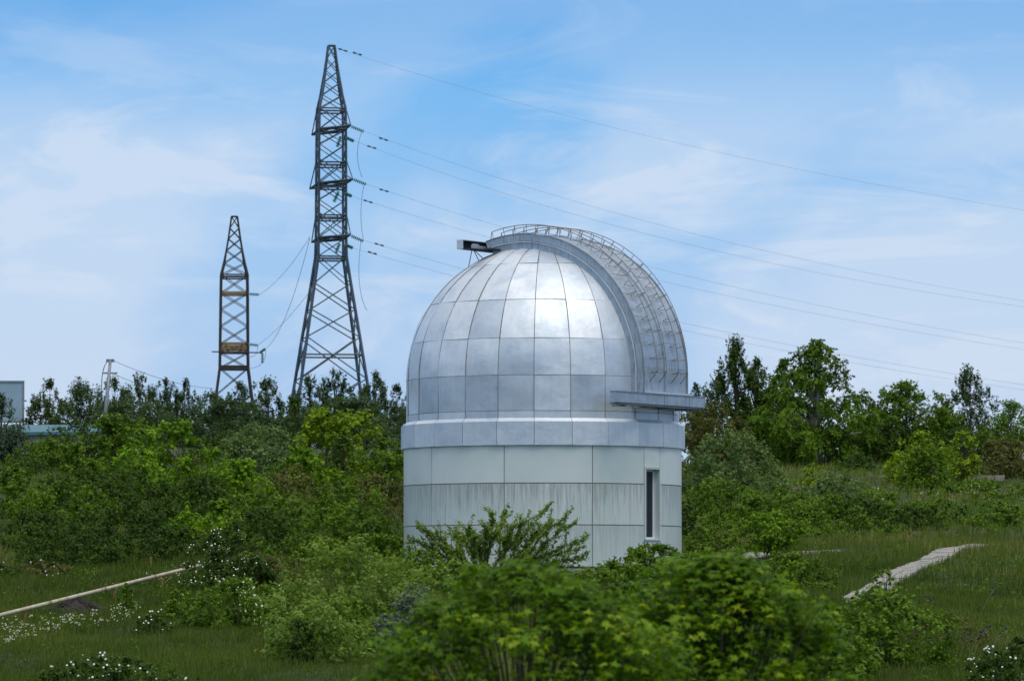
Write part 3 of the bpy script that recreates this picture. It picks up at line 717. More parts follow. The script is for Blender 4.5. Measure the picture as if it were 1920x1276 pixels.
PL = [
 # far skyline, left
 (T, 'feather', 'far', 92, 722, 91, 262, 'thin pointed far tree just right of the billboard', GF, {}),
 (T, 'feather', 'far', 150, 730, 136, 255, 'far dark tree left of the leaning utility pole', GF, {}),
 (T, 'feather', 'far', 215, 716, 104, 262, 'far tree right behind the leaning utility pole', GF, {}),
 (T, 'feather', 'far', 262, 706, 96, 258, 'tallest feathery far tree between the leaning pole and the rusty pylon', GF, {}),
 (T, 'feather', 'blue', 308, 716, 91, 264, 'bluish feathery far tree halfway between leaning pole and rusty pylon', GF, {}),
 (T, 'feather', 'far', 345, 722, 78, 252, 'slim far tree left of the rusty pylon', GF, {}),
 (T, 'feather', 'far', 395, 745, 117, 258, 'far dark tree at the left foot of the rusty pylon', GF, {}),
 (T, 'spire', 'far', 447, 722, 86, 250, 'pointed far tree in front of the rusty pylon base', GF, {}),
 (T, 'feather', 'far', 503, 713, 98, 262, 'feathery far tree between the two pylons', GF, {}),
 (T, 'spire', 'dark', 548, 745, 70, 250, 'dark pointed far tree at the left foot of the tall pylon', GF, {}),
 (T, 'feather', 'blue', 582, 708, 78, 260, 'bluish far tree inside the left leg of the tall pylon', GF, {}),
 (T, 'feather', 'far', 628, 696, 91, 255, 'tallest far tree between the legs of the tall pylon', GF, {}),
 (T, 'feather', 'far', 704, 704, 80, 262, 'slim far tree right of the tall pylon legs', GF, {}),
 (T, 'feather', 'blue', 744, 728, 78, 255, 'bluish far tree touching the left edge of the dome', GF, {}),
 (T, 'low', 'far', 262, 748, 190, 238, 'wide dark tree mass under the leaning pole', GF, {}),
 (T, 'low', 'far', 420, 748, 260, 236, 'wide dark tree mass below the rusty pylon', GF, {}),
 (T, 'low', 'far', 660, 744, 260, 236, 'wide dark tree mass below the tall pylon', GF, {}),
 # left slope
 (T, 'spire', 'blue', 2, 742, 92, 205, 'dark tree at the left edge in front of the billboard', GM, {}),
 (T, 'tree', 'dark', 100, 800, 92, 200, 'dark small tree with bare lower trunks in front of the cream house', GM, dict(base=930)),
 (T, 'lumpy', 'mid', 215, 778, 190, 190, 'mid green tree in front of the cream house and below the leaning pole', GM, {}),
 (T, 'lumpy', 'bright', 335, 786, 180, 165, 'tall bright green maple left of the round willow', GM, {}),
 (T, 'lumpy', 'bright', 262, 838, 150, 160, 'bright leafy tree left of the tall bright maple', GM, {}),
 (T, 'mound', 'willow', 492, 793, 190, 188, 'round grey green willow crown below the gap between the pylons', GM, {}),
 (T, 'lumpy', 'yellow', 612, 762, 150, 180, 'yellow green maple below the tall pylon, tallest of the bright ones', GM, {}),
 (T, 'lumpy', 'yellow', 685, 772, 90, 184, 'narrow yellow green tree between the tallest maple and the dome', GM, {}),
 (T, 'lumpy', 'bright', 560, 838, 130, 165, 'bright green tree in front of the yellow maple', GM, {}),
 (T, 'lumpy', 'bright', 445, 862, 180, 158, 'low bright green tree in front of the round willow', GM, {}),
 (T, 'column', 'dark', 640, 815, 46, 168, 'dark ivy covered trunk standing among the yellow green trees', GM, {}),
 (T, 'tree', 'mid', 722, 820, 120, 165, 'loose mid green tree against the left side of the tower', GM, {}),
 (T, 'low', 'brown', 700, 890, 150, 152, 'olive brown bush by the left side of the tower wall', GM, {}),
 (SH, 'low', 'brown', 560, 872, 130, 148, 'dark brownish tree below the bright green one', GM, {}),
 (SH, 'low', 'dark', 190, 880, 300, 150, 'broad very dark bush above the left lawn', GM, {}),
 (SH, 'lumpy', 'mid', 20, 872, 150, 155, 'mid green bush at the left edge above the lawn', GM, {}),
 (SH, 'low', 'dark', 60, 955, 220, 133, 'dark bush at the left edge along the lawn top', GM, {}),
 (SH, 'low', 'dark', 280, 935, 260, 138, 'dark bush behind the lawn, below the bright maple', GM, {}),
 (SH, 'lumpy', 'bright', 400, 940, 160, 136, 'bright green bush behind the white rose thicket', GM, {}),
 (SH, 'low', 'mid', 500, 925, 190, 140, 'mid green bush left of the dense hedge', GM, {}),
 (T, 'lumpy', 'mid', 165, 862, 150, 170, 'mid green tree left of the bright slope trees', GM, {}),
 (SH, 'low', 'mid', 110, 905, 230, 146, 'mid green bush behind the broad very dark one', GM, {}),
 (SH, 'low', 'dark', 380, 885, 170, 148, 'dark bush filling the gap under the tall bright maple', GM, {}),
 (SH, 'low', 'dark', 480, 950, 180, 131, 'dark bush right behind the white rose thicket', GM, {}),
 (SH, 'low', 'mid', 640, 895, 170, 147, 'green bush under the ivy covered trunk', GM, {}),
 (SH, 'low', 'dark', 160, 985, 240, 128, 'dark low bush row along the top of the left lawn', GM, {}),
 (SH, 'low', 'dark', 330, 985, 160, 130, 'dark low bush behind the right end of the pipe', GM, {}),
 (SH, 'mound', 'brown', 80, 1050, 110, 123, 'small brown green bush on the lawn edge with a few white blossoms', GM, dict(flowers=14)),
 (SH, 'mound', 'dark', 0, 1058, 90, 122, 'small dark bush at the left edge with white blossoms', GM, dict(flowers=10)),
 (SH, 'mound', 'mid', 650, 945, 230, 134, 'dense rounded green hedge beside the left of the tower', GM, dict(leafpx=7)),
 (SH, 'mound', 'mid', 575, 1000, 210, 126, 'dense green hedge just right of the white rose thicket', GM, dict(leafpx=7)),
 (SH, 'mound', 'mid', 710, 1000, 180, 124.5, 'dense green hedge touching the tower foot', GM, dict(leafpx=7)),
 (SH, 'mound', 'dark', 424, 994, 150, 115, 'dark rose thicket with many white blossoms at the end of the pipe', GM, dict(dens=1.4, flowers=150, leafpx=7)),
 (SH, 'low', 'brown', 495, 1036, 160, 116, 'olive brown bush right of the upper white rose thicket', GM, dict(leafpx=6)),
 (SH, 'low', 'mid', 448, 1084, 210, 103, 'loose rose bush with scattered white blossoms below the rose thicket', GM, dict(flowers=60, leafpx=7)),
 (SH, 'mound', 'dark', 530, 1098, 120, 105, 'dark rose bush with white blossoms right of the loose one', GM, dict(flowers=28, leafpx=7)),
 (SH, 'mound', 'dark', 285, 1150, 62, 101, 'small dark rose bush alone on the left lawn', GM, dict(flowers=16, leafpx=7)),
 (SH, 'mound', 'mid', 340, 1105, 70, 106, 'low green bush on the lawn left of the loose rose bush', GM, dict(flowers=5, leafpx=7)),
 (SH, 'mound', 'dark', 205, 1228, 300, 84, 'low dark bush dotted with white blossoms at the bottom left', GM, dict(flowers=90, leafpx=8)),
 (SH, 'column', 'mid', 238, 1092, 26, 107, 'slim green sapling in front of the pipe', GM, dict(leafpx=6)),
 (SH, 'column', 'dark', 562, 1160, 60, 89, 'dark upright conifer at the bottom left of the foreground maple', GM, dict(leafpx=8)),
 (SH, 'low', 'peach', 650, 1010, 260, 96, 'loose light green shrub left of the foreground maple', GM, dict(leafpx=8, dens=.75, ragged=.45)),
 (SH, 'low', 'peach', 735, 1040, 190, 97, 'loose light green shrub in front of the tower foot, left of the maple', GM, dict(leafpx=8, dens=.7, ragged=.45)),
 (SH, 'mound', 'mid', 640, 1120, 210, 94, 'mid green bush under the loose light green shrub', GM, dict(leafpx=9)),
 (SH, 'low', 'peach', 600, 1120, 190, 90, 'low light green shrub behind the dark upright conifer', GM, dict(leafpx=9, dens=.8, ragged=.4)),
 (SH, 'column', 'olive', 775, 1090, 60, 93, 'silvery grey green bush left of the foreground maple', GM, dict(leafpx=8, dens=.8)),
 (SH, 'column', 'olive', 722, 1150, 36, 92, 'thin silvery sprig bush lower left of the other silvery one', GM, dict(leafpx=8, dens=.7)),
 (SH, 'low', 'dark', 445, 806, 190, 205, 'dark bush between the rusty pylon base and the round willow', GM, {}),
 (T, 'tree', 'dark', 150, 790, 120, 202, 'dark round tree covering the right end of the cream house', GM, dict(base=925)),
 (T, 'tree', 'mid', 92, 822, 130, 196, 'mid green tree in front of the middle of the cream house', GM, dict(dens=1.1)),
 (T, 'low', 'dark', 55, 858, 110, 192, 'dark low tree under the edge of the cream house', GM, {}),
 # in front of the tower, right
 (SH, 'mound', 'mid', 1225, 1020, 190, 123, 'dense dark green shrub below the tower window', GS, dict(leafpx=7, dens=1.3)),
 (SH, 'low', 'peach', 1130, 1062, 150, 119, 'light green shrub in front of the tower foot', GS, dict(leafpx=8, dens=.9)),
 (SH, 'low', 'peach', 850, 1050, 200, 118, 'light green low growth behind the foreground maple, below the tower', GS, dict(leafpx=8)),
 (SH, 'low', 'peach', 990, 1068, 200, 119.5, 'light green low growth under the arching sapling', GS, dict(leafpx=8)),
 (SH, 'mound', 'mid', 1480, 1036, 170, 117, 'dense shrub in front of the grass left of the slab path', GS, dict(leafpx=8)),
 (SH, 'mound', 'mid', 1370, 1052, 140, 116, 'dense shrub between tower and the shrub by the grass', GS, dict(leafpx=8)),
 (SH, 'low', 'mid', 1655, 1105, 220, 88, 'large dark green shrub below the slab path', GS, dict(leafpx=10)),
 (SH, 'low', 'mid', 1560, 1165, 150, 85, 'green shrub right beside the foreground maple', GS, dict(leafpx=10)),
 (SH, 'open', 'peach', 1660, 1066, 60, 100, 'thin light green sprout standing before the slab path', GS, dict(leafpx=8, dens=.7)),
 (SH, 'mound', 'dark', 1860, 1218, 120, 84, 'low dark bush with white blossoms at the bottom right', GS, dict(flowers=40, leafpx=8)),
 (SH, 'mound', 'dark', 1915, 1190, 80, 88, 'low dark bush at the right edge', GS, dict(leafpx=8)),
 (SH, 'vase', 'bright', 1447, 958, 104, 132, 'bright green small tree with a bundle of bare stems right of the tower', GS, dict(leafpx=6)),
 (SH, 'mound', 'mid', 1290, 1035, 150, 118, 'dense green shrub between the tower foot and the darker maple', GS, dict(leafpx=8)),
 (SH, 'low', 'mid', 1180, 1050, 170, 116, 'green growth behind the gap between the two maples', GS, dict(leafpx=8)),
 (SH, 'low', 'mid', 1215, 1090, 220, 108, 'mid green bush filling the gap between the two maples', GS, dict(leafpx=9)),
 (SH, 'low', 'mid', 800, 1030, 160, 121, 'green undergrowth at the left foot of the arching sapling', GS, dict(leafpx=7)),
 (SH, 'low', 'brown', 1770, 1150, 130, 95, 'sparse brownish weeds right of the large dark green shrub', GS, dict(leafpx=7, dens=.6)),
 # right slope
 (SH, 'mound', 'willow', 1570, 886, 130, 166, 'pale grey green low bush just under the sky gap', GS, {}),
 (SH, 'mound', 'mid', 1400, 925, 170, 146, 'green thicket left on the right slope, below the rounded willow', GS, {}),
 (SH, 'mound', 'dark', 1705, 948, 150, 146, 'dark low thicket between the blossom thicket and the right edge', GS, {}),
 (SH, 'mound', 'mid', 1835, 900, 170, 168, 'green low bush in front of the concrete slab near the skyline', GS, dict(flowers=6)),
 (SH, 'mound', 'mid', 1500, 945, 170, 145, 'green thicket behind the small tree with bare stems', GS, {}),
 (SH, 'mound', 'dark', 1600, 925, 140, 150, 'dark thicket centred on the right slope', GS, {}),
 (SH, 'mound', 'mid', 1330, 985, 120, 134, 'green bush at the right foot of the tower', GS, {}),
 (SH, 'mound', 'dark', 1290, 935, 70, 139, 'dark bush tight against the right side of the tower', GS, {}),
 (SH, 'mound', 'willow', 1372, 806, 200, 172, 'rounded grey green willow bush right of the tower', GS, dict(leafpx=5.5)),
 (T, 'low', 'brown', 1320, 752, 150, 190, 'brownish bare looking tree behind the end of the lower dome rail', GR_, {}),
 (SH, 'mound', 'mid', 1345, 895, 150, 152, 'green bush below the rounded willow', GS, {}),
 (SH, 'mound', 'mid', 1455, 912, 150, 153, 'wide low thicket left on the right slope', GS, dict(flowers=3)),
 (SH, 'mound', 'mid', 1540, 925, 150, 149, 'leafy low thicket in the middle of the right slope', GS, {}),
 (SH, 'mound', 'mid', 1650, 915, 130, 153, 'low thicket dotted with white blossoms on the right slope', GS, dict(flowers=16)),
 (SH, 'mound', 'mid', 1755, 935, 150, 150, 'long low green bush right of the blossom thicket', GS, {}),
 (SH, 'mound', 'mid', 1875, 938, 120, 149, 'low green bush at the right edge of the slope', GS, {}),
 (SH, 'mound', 'mid', 1610, 965, 170, 142, 'shallow green thicket above the grass on the right', GS, {}),
 # right skyline
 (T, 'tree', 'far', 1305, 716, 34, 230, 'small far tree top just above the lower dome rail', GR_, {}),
 (T, 'spire', 'dark', 1380, 649, 135, 205, 'dark pointed tree right of the dome, taller of two', GR_, dict(base=880, dens=1.5)),
 (T, 'spire', 'dark', 1420, 676, 84, 207, 'dark pointed tree right behind the taller pointed one', GR_, dict(base=880, dens=1.4)),
 (T, 'birch', 'mid', 1472, 668, 104, 206, 'slender drooping birch left of the biggest one', GR_, dict(bark=BARK_PALE, base=885, dens=1.5)),
 (T, 'birch', 'mid', 1532, 630, 205, 201, 'biggest drooping birch with a pale trunk', GR_, dict(bark=BARK_PALE, base=885, dens=1.5)),
 (T, 'birch', 'dark', 1640, 745, 110, 206, 'dark drooping tree right of the sky gap', GR_, dict(base=885)),
 (T, 'tree', 'mid', 1700, 716, 160, 205, 'broad round tree in the middle of the right skyline', GR_, dict(dens=1.4)),
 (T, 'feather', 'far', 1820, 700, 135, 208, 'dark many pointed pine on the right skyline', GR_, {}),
 (T, 'tree', 'mid', 1765, 760, 100, 203, 'green tree left of the many pointed pine', GR_, {}),
 (T, 'tree', 'mid', 1895, 752, 110, 198, 'green tree at the right edge of the skyline', GR_, {}),
 (SH, 'low', 'dark', 1660, 785, 120, 203, 'dark low tree under the broad round one', GR_, {}),
 (SH, 'low', 'dark', 1820, 800, 180, 200, 'dark undergrowth below the many pointed pine', GR_, {}),
 (SH, 'low', 'brown', 1880, 820, 130, 185, 'brown green bush at the right edge above the concrete slab', GR_, {}),
 (SH, 'mound', 'dark', 1612, 848, 60, 194, 'small dark bush right of the sky gap', GR_, {}),
 (SH, 'open', 'yellow', 1728, 806, 100, 176, 'yellow green sapling in the middle of the right slope top', GR_, {}),
 (SH, 'open', 'yellow', 1690, 850, 60, 180, 'short yellow green sapling left of the taller one', GR_, {}),
 (SH, 'open', 'yellow', 1808, 806, 56, 182, 'yellow green sapling below the many pointed pine', GR_, {}),
 (SH, 'low', 'mid', 1735, 830, 90, 175, 'mid green bush behind the yellow green sapling', GR_, {}),
 (SH, 'open', 'yellow', 1524, 868, 40, 176, 'thin yellow green weed below the biggest birch', GS, dict(dens=.6)),
]
for i, ((nm, cat), kind, fol, px, top, w, Y, lab, grp, kw) in enumerate(PL):
    plant(nm, cat, kind, fol, px, top, w, Y, lab, 100+i, group=grp, **kw)

# arching sapling in front of the drum
def sapling():
    Y = 123; bx, by = 905, 1118; base = P(bx, by, Y); gz = float(ground(base.x, Y)); base.z = gz
    o = empty('sapling', base); tag(o, 'arching light green sapling with leafy branches in front of the tower wall', 'sapling')
    rng = np.random.default_rng(5); mb = MB(); pos = []; ax = []
    tips = [(1026, 952), (1060, 972), (1096, 1012), (1100, 1046), (1070, 985), (945, 962), (962, 985), (985, 975), (880, 990), (868, 1005), (912, 985), (848, 998), (785, 988), (815, 1000), (770, 1012), (1040, 1055), (1010, 1000), (955, 1000), (975, 1015), (1030, 985), (860, 1040), (890, 1008), (925, 965), (805, 1035), (1085, 1030), (1015, 1045), (930, 1000), (836, 1030), (900, 1030), (1000, 1030), (1075, 1062)]
    for tx, ty in tips:
        t = P(tx, ty, Y+rng.uniform(-1, 1.2))-base; a = Vector((t.x*.42+rng.normal()*.2, rng.normal()*.2, 0)); c = Vector((t.x*.62+rng.normal()*.12, t.y*.6, t.z*.62))
        pts = curve3(a, c+Vector((0, 0, .15)), t, 14); mb.tube(pts, [.028*(1-i/15)+.005 for i in range(15)], 5)
        for i in range(4, 15):
            d = (pts[i]-pts[i-1]).normalized()
            for q in range(20): pos.append(pts[i-1].lerp(pts[i], rng.uniform())+Vector(rng.normal(size=3))*.045); ax.append(d+Vector(rng.normal(size=3))*.7)
            if i > 5 and rng.uniform() < 1.1:
                side = (d*.7+Vector(rng.normal(size=3))*.5+Vector((0, 0, .35))).normalized(); L = rng.uniform(.14, .5)
                mb.tube([pts[i], pts[i]+side*L], [.008, .004], 4)
                for q in range(30): pos.append(pts[i]+side*L*rng.uniform(.1, 1.05)+Vector(rng.normal(size=3))*.03); ax.append(side+Vector(rng.normal(size=3))*.6)
    pos = np.array([tuple(p) for p in pos]); ax = unit(np.array([tuple(p) for p in ax]))
    nr = np.array([0, -.2, .8])+rng.normal(size=pos.shape)*.6
    Q = leaves_at(pos, nr, .10, rng, .42, ax, .75); link('leaves', np_mesh('leaves', Q, 4, np.clip(.5+.25*rng.normal(size=len(pos)), 0, 1)), FOL['peach'], o)
    mb.build('branches', BARK, o, True)
sapling()

# foreground maples, out of focus, close to the camera
def maple(cx, toprow, wpx, Y, label, seed, extra=()):
    rng = np.random.default_rng(seed); x = (cx-960)/FPX*Y; gz = float(ground(x, Y)); top = P(cx, toprow, Y).z; H = top-gz; Wm = wpx/(FPX/Y)*1.18
    o = empty('maple', (x, Y, gz)); tag(o, label, 'maple tree', 'blurred maples in the foreground')
    n = 190; zr = rng.uniform(0, 1, n)**.7; a = rng.uniform(0, 6.283, n)
    env = np.interp(zr, [0, .3, .6, .8, .92, 1], [.7, 1, .92, .68, .42, .1]); lob = 1+.12*np.sin(3*a+seed)+rng.normal(0, .16, n)
    rho = env*lob*rng.uniform(.5, 1.0, n)
    cr = rng.uniform(.11, .34, n); C = np.stack([rho*np.cos(a)*Wm/2, rho*np.sin(a)*Wm*.42, (.38+.62*zr)*H-cr*.8], -1)
    for ex, ey, er in extra:
        q = P(ex, ey, Y)-o.location; C = np.r_[C, [[q.x, q.y+rng.normal()*.3, q.z-er*.8]]]; cr = np.r_[cr, er]
    n = len(C); cnt = (95*(cr/.3)**2).astype(int); ci = np.repeat(np.arange(n), cnt); m = len(ci)
    d = unit(rng.normal(size=(m, 3))*np.array([1, 1, .6])+np.array([0, -.1, .35])); pos = C[ci]+d*(cr[ci]*rng.uniform(.35, 1.15, m))[:, None]
    nr = unit(d*.35+np.array([0, -.1, .9])+rng.normal(size=(m, 3))*.35)
    t = unit(np.cross(nr, rng.normal(size=(m, 3)))); b = np.cross(nr, t)
    # five lobed leaf, one polygon of ten corners
    shape = [(0, -.26), (.34, -.38), (.20, -.08), (.60, .10), (.17, .18), (0, .68), (-.17, .18), (-.60, .10), (-.20, -.08), (-.34, -.38)]
    s = (.10*rng.uniform(.6, 1.25, m))[:, None]
    V = np.stack([pos+(b*p+t*q+nr*(-abs(p)*.35-.15*max(0, q)))*s for p, q in shape], 1)
    newl = (rng.uniform(size=m) < .3)*.38*(rng.uniform(size=n) < .45)[ci]
    rel = (pos[:, 2]-C[ci][:, 2])/cr[ci]
    tint = np.clip(.38+.14*rng.normal(size=n)[ci]+.12*rng.normal(size=m)+newl*(rel > .1), 0, 1)
    # the 200 leaves nearest the camera in view are leaves of their own
    row = HOR-(pos[:, 2]+gz)/(pos[:, 1]+Y)*FPX
    front = np.where(row < 1290)[0]; front = front[np.argsort(pos[front, 1])][:200]; keep = np.ones(m, bool); keep[front] = False
    oc = link('crown', np_mesh('crown', V[keep], 10, tint[keep]), FOL['maple'], o); oc['kind'] = 'stuff'
    protos = []
    for k in range(6):
        v = np.array([[(p, q, -abs(p)*.35-.15*max(0, q)) for p, q in shape]])*.10*(.75+.08*k); protos.append(np_mesh('leaf', v, 10, np.array([.25+.12*k])))
        protos[-1].materials.append(FOL['maple'])
    for i in front:
        lo = bpy.data.objects.new('leaf', protos[int(rng.integers(0, 6))]); COL.objects.link(lo); lo.parent = o
        Mx = Matrix.Identity(4)
        for r_ in range(3): Mx[r_][0], Mx[r_][1], Mx[r_][2], Mx[r_][3] = float(b[i, r_]), float(t[i, r_]), float(nr[i, r_]), float(pos[i, r_])
        lo.matrix_local = Mx
    mb = MB(); mb.tube([(0, 0, -.3), (.05, 0, H*.2), (.02, .05, H*.5), (0, 0, H*.8)], [.12, .10, .07, .02], 8)
    for i in range(n):
        q = C[i]; hz = q[2]*.6; mb.tube([(0, 0, hz), (q[0]*.5, q[1]*.5, (hz+q[2])/2+.08), tuple(q)], [.016, .011, .004], 4, False)
    mb.build('trunk', BARK, o, True)
maple(980, 1040, 660, 44, 'blurred foreground maple with yellow tinged leaves, left of the pair', 11, [(830, 1110, .3), (790, 1150, .35), (1120, 1120, .35), (745, 1215, .35), (900, 1075, .3), (1190, 1180, .4), (1235, 1150, .4), (1245, 1210, .4), (720, 1255, .4), (885, 1058, .16), (905, 1046, .13), (860, 1082, .17), (800, 1122, .18), (765, 1170, .2), (1035, 1070, .15), (1145, 1095, .15), (1165, 1108, .12), (1100, 1090, .15), (735, 1200, .15), (1010, 1058, .12), (1050, 1085, .3), (1100, 1190, .4)])
maple(1350, 1030, 450, 47, 'blurred darker foreground maple, right of the pair', 23, [(1240, 1070, .35), (1300, 1060, .35), (1450, 1095, .35), (1510, 1130, .35), (1540, 1170, .3), (1230, 1120, .35), (1400, 1062, .3), (1232, 1052, .14), (1260, 1040, .16), (1365, 1040, .15), (1425, 1078, .14), (1480, 1098, .15), (1530, 1112, .17), (1555, 1150, .16), (1325, 1028, .14), (1570, 1190, .2)])

# ------------------------------------------------------------------ grass, weeds, flowers
def grass():
    rng = np.random.default_rng(1)
    def blades(n, y0, y1, h, w, seed):
        r = np.random.default_rng(seed); y = np.sqrt(r.uniform(y0**2, y1**2, n)); x = r.uniform(-.118, .118, n)*y
        d = np.hypot(x-OX, y-OY); ok = d > 4.3
        for pth in PATHS:
            (ax, ay), (bx, by), hw = pth; t = np.clip(((x-ax)*(bx-ax)+(y-ay)*(by-ay))/((bx-ax)**2+(by-ay)**2), 0, 1)
            dd = np.hypot(x-ax-t*(bx-ax), y-ay-t*(by-ay)); ok &= (dd > hw+r.uniform(-.09, .05, n))
        mx, my = MOUND.x, MOUND.y; ok &= np.hypot((x-mx)/.85, (y-my)/.9) > 1
        x, y = x[ok], y[ok]; n = len(x); z = ground(x, y)
        patchy = .5+.5*np.sin(x*.8+1.3*np.sin(y*.35))*np.sin(y*.5+np.sin(x*.6)); cl = .6+.8*r.uniform(size=n)
        tus = np.clip(np.sin(x*3.1+2*np.sin(y*1.3))*np.sin(y*2.3+1.5*np.sin(x*1.9)), 0, 1); hh = h*cl*(.45+.6*patchy+.8*tus); a = r.uniform(0, 6.283, n); ln = r.uniform(.1, .55, n)*hh
        base = np.stack([x, y, z-.02], -1); side = np.stack([np.cos(a), np.sin(a), 0*a], -1)*(w*r.uniform(.6, 1.3, n))[:, None]
        b2 = a+r.uniform(-.8, .8, n)+1.57; tip = base+np.stack([np.cos(b2)*ln+.06*hh, np.sin(b2)*ln, hh], -1)
        mid = base*.5+tip*.5+np.stack([0*a, 0*a, hh*.12], -1)
        V2 = np.stack([base-side, base+side, tip], 1)
        dry = np.clip(np.sin(x*.42+1.7*np.sin(y*.13))*np.sin(y*.19+.8*np.sin(x*.5))*1.4-.25, 0, 1)
        tint = np.clip(.26+.28*patchy*r.uniform(.6, 1.2, n)+.15*r.normal(size=n)+.10*np.sin(x*.25+y*.17)+.4*dry*(r.uniform(size=n) < .6)+.18*(y > 128)*(x > 4), 0, 1)
        return V2, tint
    A = [blades(230000, 80, 112, .19, .010, 2), blades(130000, 110, 142, .24, .015, 3), blades(50000, 140, 215, .27, .028, 4)]
    V = np.concatenate([a[0] for a in A]); t = np.concatenate([a[1] for a in A])
    g = foliage('grass_blades', (.036, .066, .008), (.112, .158, .024), .3, (.27, .23, .10))
    tag(link('grass', np_mesh('grass', V, 3, t), g), 'long unmown grass covering the whole slope around the tower', 'grass', kind='stuff')
    # leafy weeds in loose patches
    n = 4200; y = np.sqrt(rng.uniform(81**2, 195**2, n)); x = rng.uniform(-.118, .118, n)*y
    ok = np.hypot(x-OX, y-OY) > 4.6
    for (ax, ay), (bx, by), hw in PATHS:
        tt = np.clip(((x-ax)*(bx-ax)+(y-ay)*(by-ay))/((bx-ax)**2+(by-ay)**2), 0, 1); ok &= np.hypot(x-ax-tt*(bx-ax), y-ay-tt*(by-ay)) > hw+.3
    keep = np.sin(x*.9+y*.3)+np.sin(y*.7-x*.4)+rng.normal(size=n)*.6 > .25; ok &= keep
    x, y = x[ok], y[ok]; n = len(x); z = ground(x, y); per = 44; ci = np.repeat(np.arange(n), per); m = len(ci)
    s = rng.uniform(.10, .36, n)**1.0; p = rng.normal(size=(m, 3))*.5; p[:, 2] = np.abs(p[:, 2])*1.1; pos = np.stack([x, y, z], -1)[ci]+p*s[ci][:, None]
    Q = leaves_at(pos, np.array([0, 0, 1.])+rng.normal(size=(m, 3))*.6, np.full(m, .065)*(y[ci]/110)**.8, rng, .6)
    tag(link('weeds', np_mesh('weeds', Q, 4, np.clip(.4+.22*rng.normal(size=n)[ci]+.12*rng.normal(size=m), 0, 1)), FOL['mid']), 'low leafy weeds scattered through the grass on the slope', 'weeds', kind='stuff')
def sight_flowers(name, spots, label, mat, size, hh):
    rng = np.random.default_rng(8); pts = []; stems = MB()
    for (px, py, sx, sy, n, slope) in spots:
        for _ in range(n):
            dx = rng.normal()*sx; q = G(px+dx, min(1272, py+slope*dx+rng.normal()*sy)); h = hh*rng.uniform(.6, 1.2)
            t = q+Vector((rng.normal()*.02, rng.normal()*.02, h)); stems.tube([q, t], .003, 3, False)
            for __ in range(rng.integers(2, 6)): pts.append(tuple(t+Vector(rng.normal(size=3))*Vector((.03, .03, .04)).length*.6))
    o = flowers_mesh(name, np.array(pts), size, rng, mat, None); tag(o, label, 'flowers', kind='stuff')
    s = stems.build('flower_stems', FOL['mid'], o); s['kind'] = 'stuff'
# ------------------------------------------------------------------ paths, pipe, soil, stakes
PATHS = []
def slab_path(rows, width, label_name, seed):
    """rows: photograph points along the path's centre, laid on the ground"""
    pts = [G(px, py) for px, py in rows]; root = empty(label_name, pts[0]); root['kind'] = 'structure'
    r = random.Random(seed); total = []
    for a, b in zip(pts[:-1], pts[1:]):
        PATHS.append(((a.x, a.y), (b.x, b.y), width/2))
        d = Vector((b.x-a.x, b.y-a.y, 0)); L = d.length; d.normalize(); s = Vector((-d.y, d.x, 0)); n = max(1, int(L/1.1))
        for i in range(n):
            for side in (-1, 1):
                c0, c1 = a+d*(L*i/n+.015), a+d*(L*(i+1)/n-.015)
                w0, w1 = (0.01, width/2) if side > 0 else (-width/2, -.01)
                w0 += r.uniform(-.008, .008) if side < 0 else 0; w1 += r.uniform(-.01, .01) if side > 0 else 0
                q = [c0+s*w0, c1+s*w0, c1+s*w1, c0+s*w1]
                lift = .08+r.uniform(-.012, .014); top = []
                for v in q: top.append(Vector((v.x, v.y, float(ground(v.x, v.y))+lift+r.uniform(-.012, .012)))-root.location)
                # broken corner now and then
                bot = [v-Vector((0, 0, .35)) for v in top]
                MB().add(top+bot, [(0, 3, 2, 1), (4, 5, 6, 7), (0, 1, 5, 4), (1, 2, 6, 5), (2, 3, 7, 6), (3, 0, 4, 7)]).build('slab', CONC, root)
slab_path([(1608, 1128), (1672, 1088), (1728, 1060), (1780, 1035), (1846, 1024)], .78, 'path', 3)
slab_path([(1390, 1046), (1450, 1045), (1590, 1035)], .8, 'pavement', 5)
def ledge():
    a, b = G(1792, 902), G(1880, 902); root = empty('concrete_slab', a); tag(root, 'weathered concrete slab edge lying in the grass near the right skyline', 'slab')
    d = b-a; L = Vector((d.x, d.y, 0)).length; n = 3
    for i in range(n): MB().box((d.x*(i+.5)/n, d.y*(i+.5)/n, .12+d.z*(i+.5)/n), (L/n-.03, .9, .24)).build('block', CONC, root)
ledge()
def pipe():
    P0, P1 = P(-20, 1160, 101.5), P(375, 1061, 122); n = 20; pts = []; r = random.Random(2)
    for i in range(n+1):
        t = i/n; v = P0.lerp(P1, t); v.z += .03; pts.append(v)
    o = empty('pipe', (0, 0, 0)); o.location = P0; tag(o, 'long pale weathered pipe on short ochre posts crossing the left lawn', 'pipe')
    m = simple('pale_pipe', (.62, .56, .43), .7, 0, .22, 2.3, 0, (.38, .26, .15)); q = [v-P0 for v in pts]
    for i in range(0, n, 5): MB().tube(q[i:i+6], .045, 10).build('pipe_length', m, o, True)
    for i in (5, 10, 15): 
        d = (q[i+1]-q[i-1]).normalized()*.05; MB().tube([q[i]-d, q[i]+d], .052, 10).build('joint', RUSTL, o, True)
    for px in (45, 205, 300):
        t = (px+20)/395; v = P0.lerp(P1, max(0, t-.02)); g = float(ground(v.x, v.y)); MB().box((v.x-P0.x, v.y-P0.y, (g-.2+v.z-.03)/2-P0.z), (.07, .07, v.z-.03-g+.2)).build('post', OCHRE, o)
pipe()
q = G(283, 1071); st = empty('marker_stake', q); tag(st, 'short ochre marker stake standing in the grass behind the pipe', 'stake')
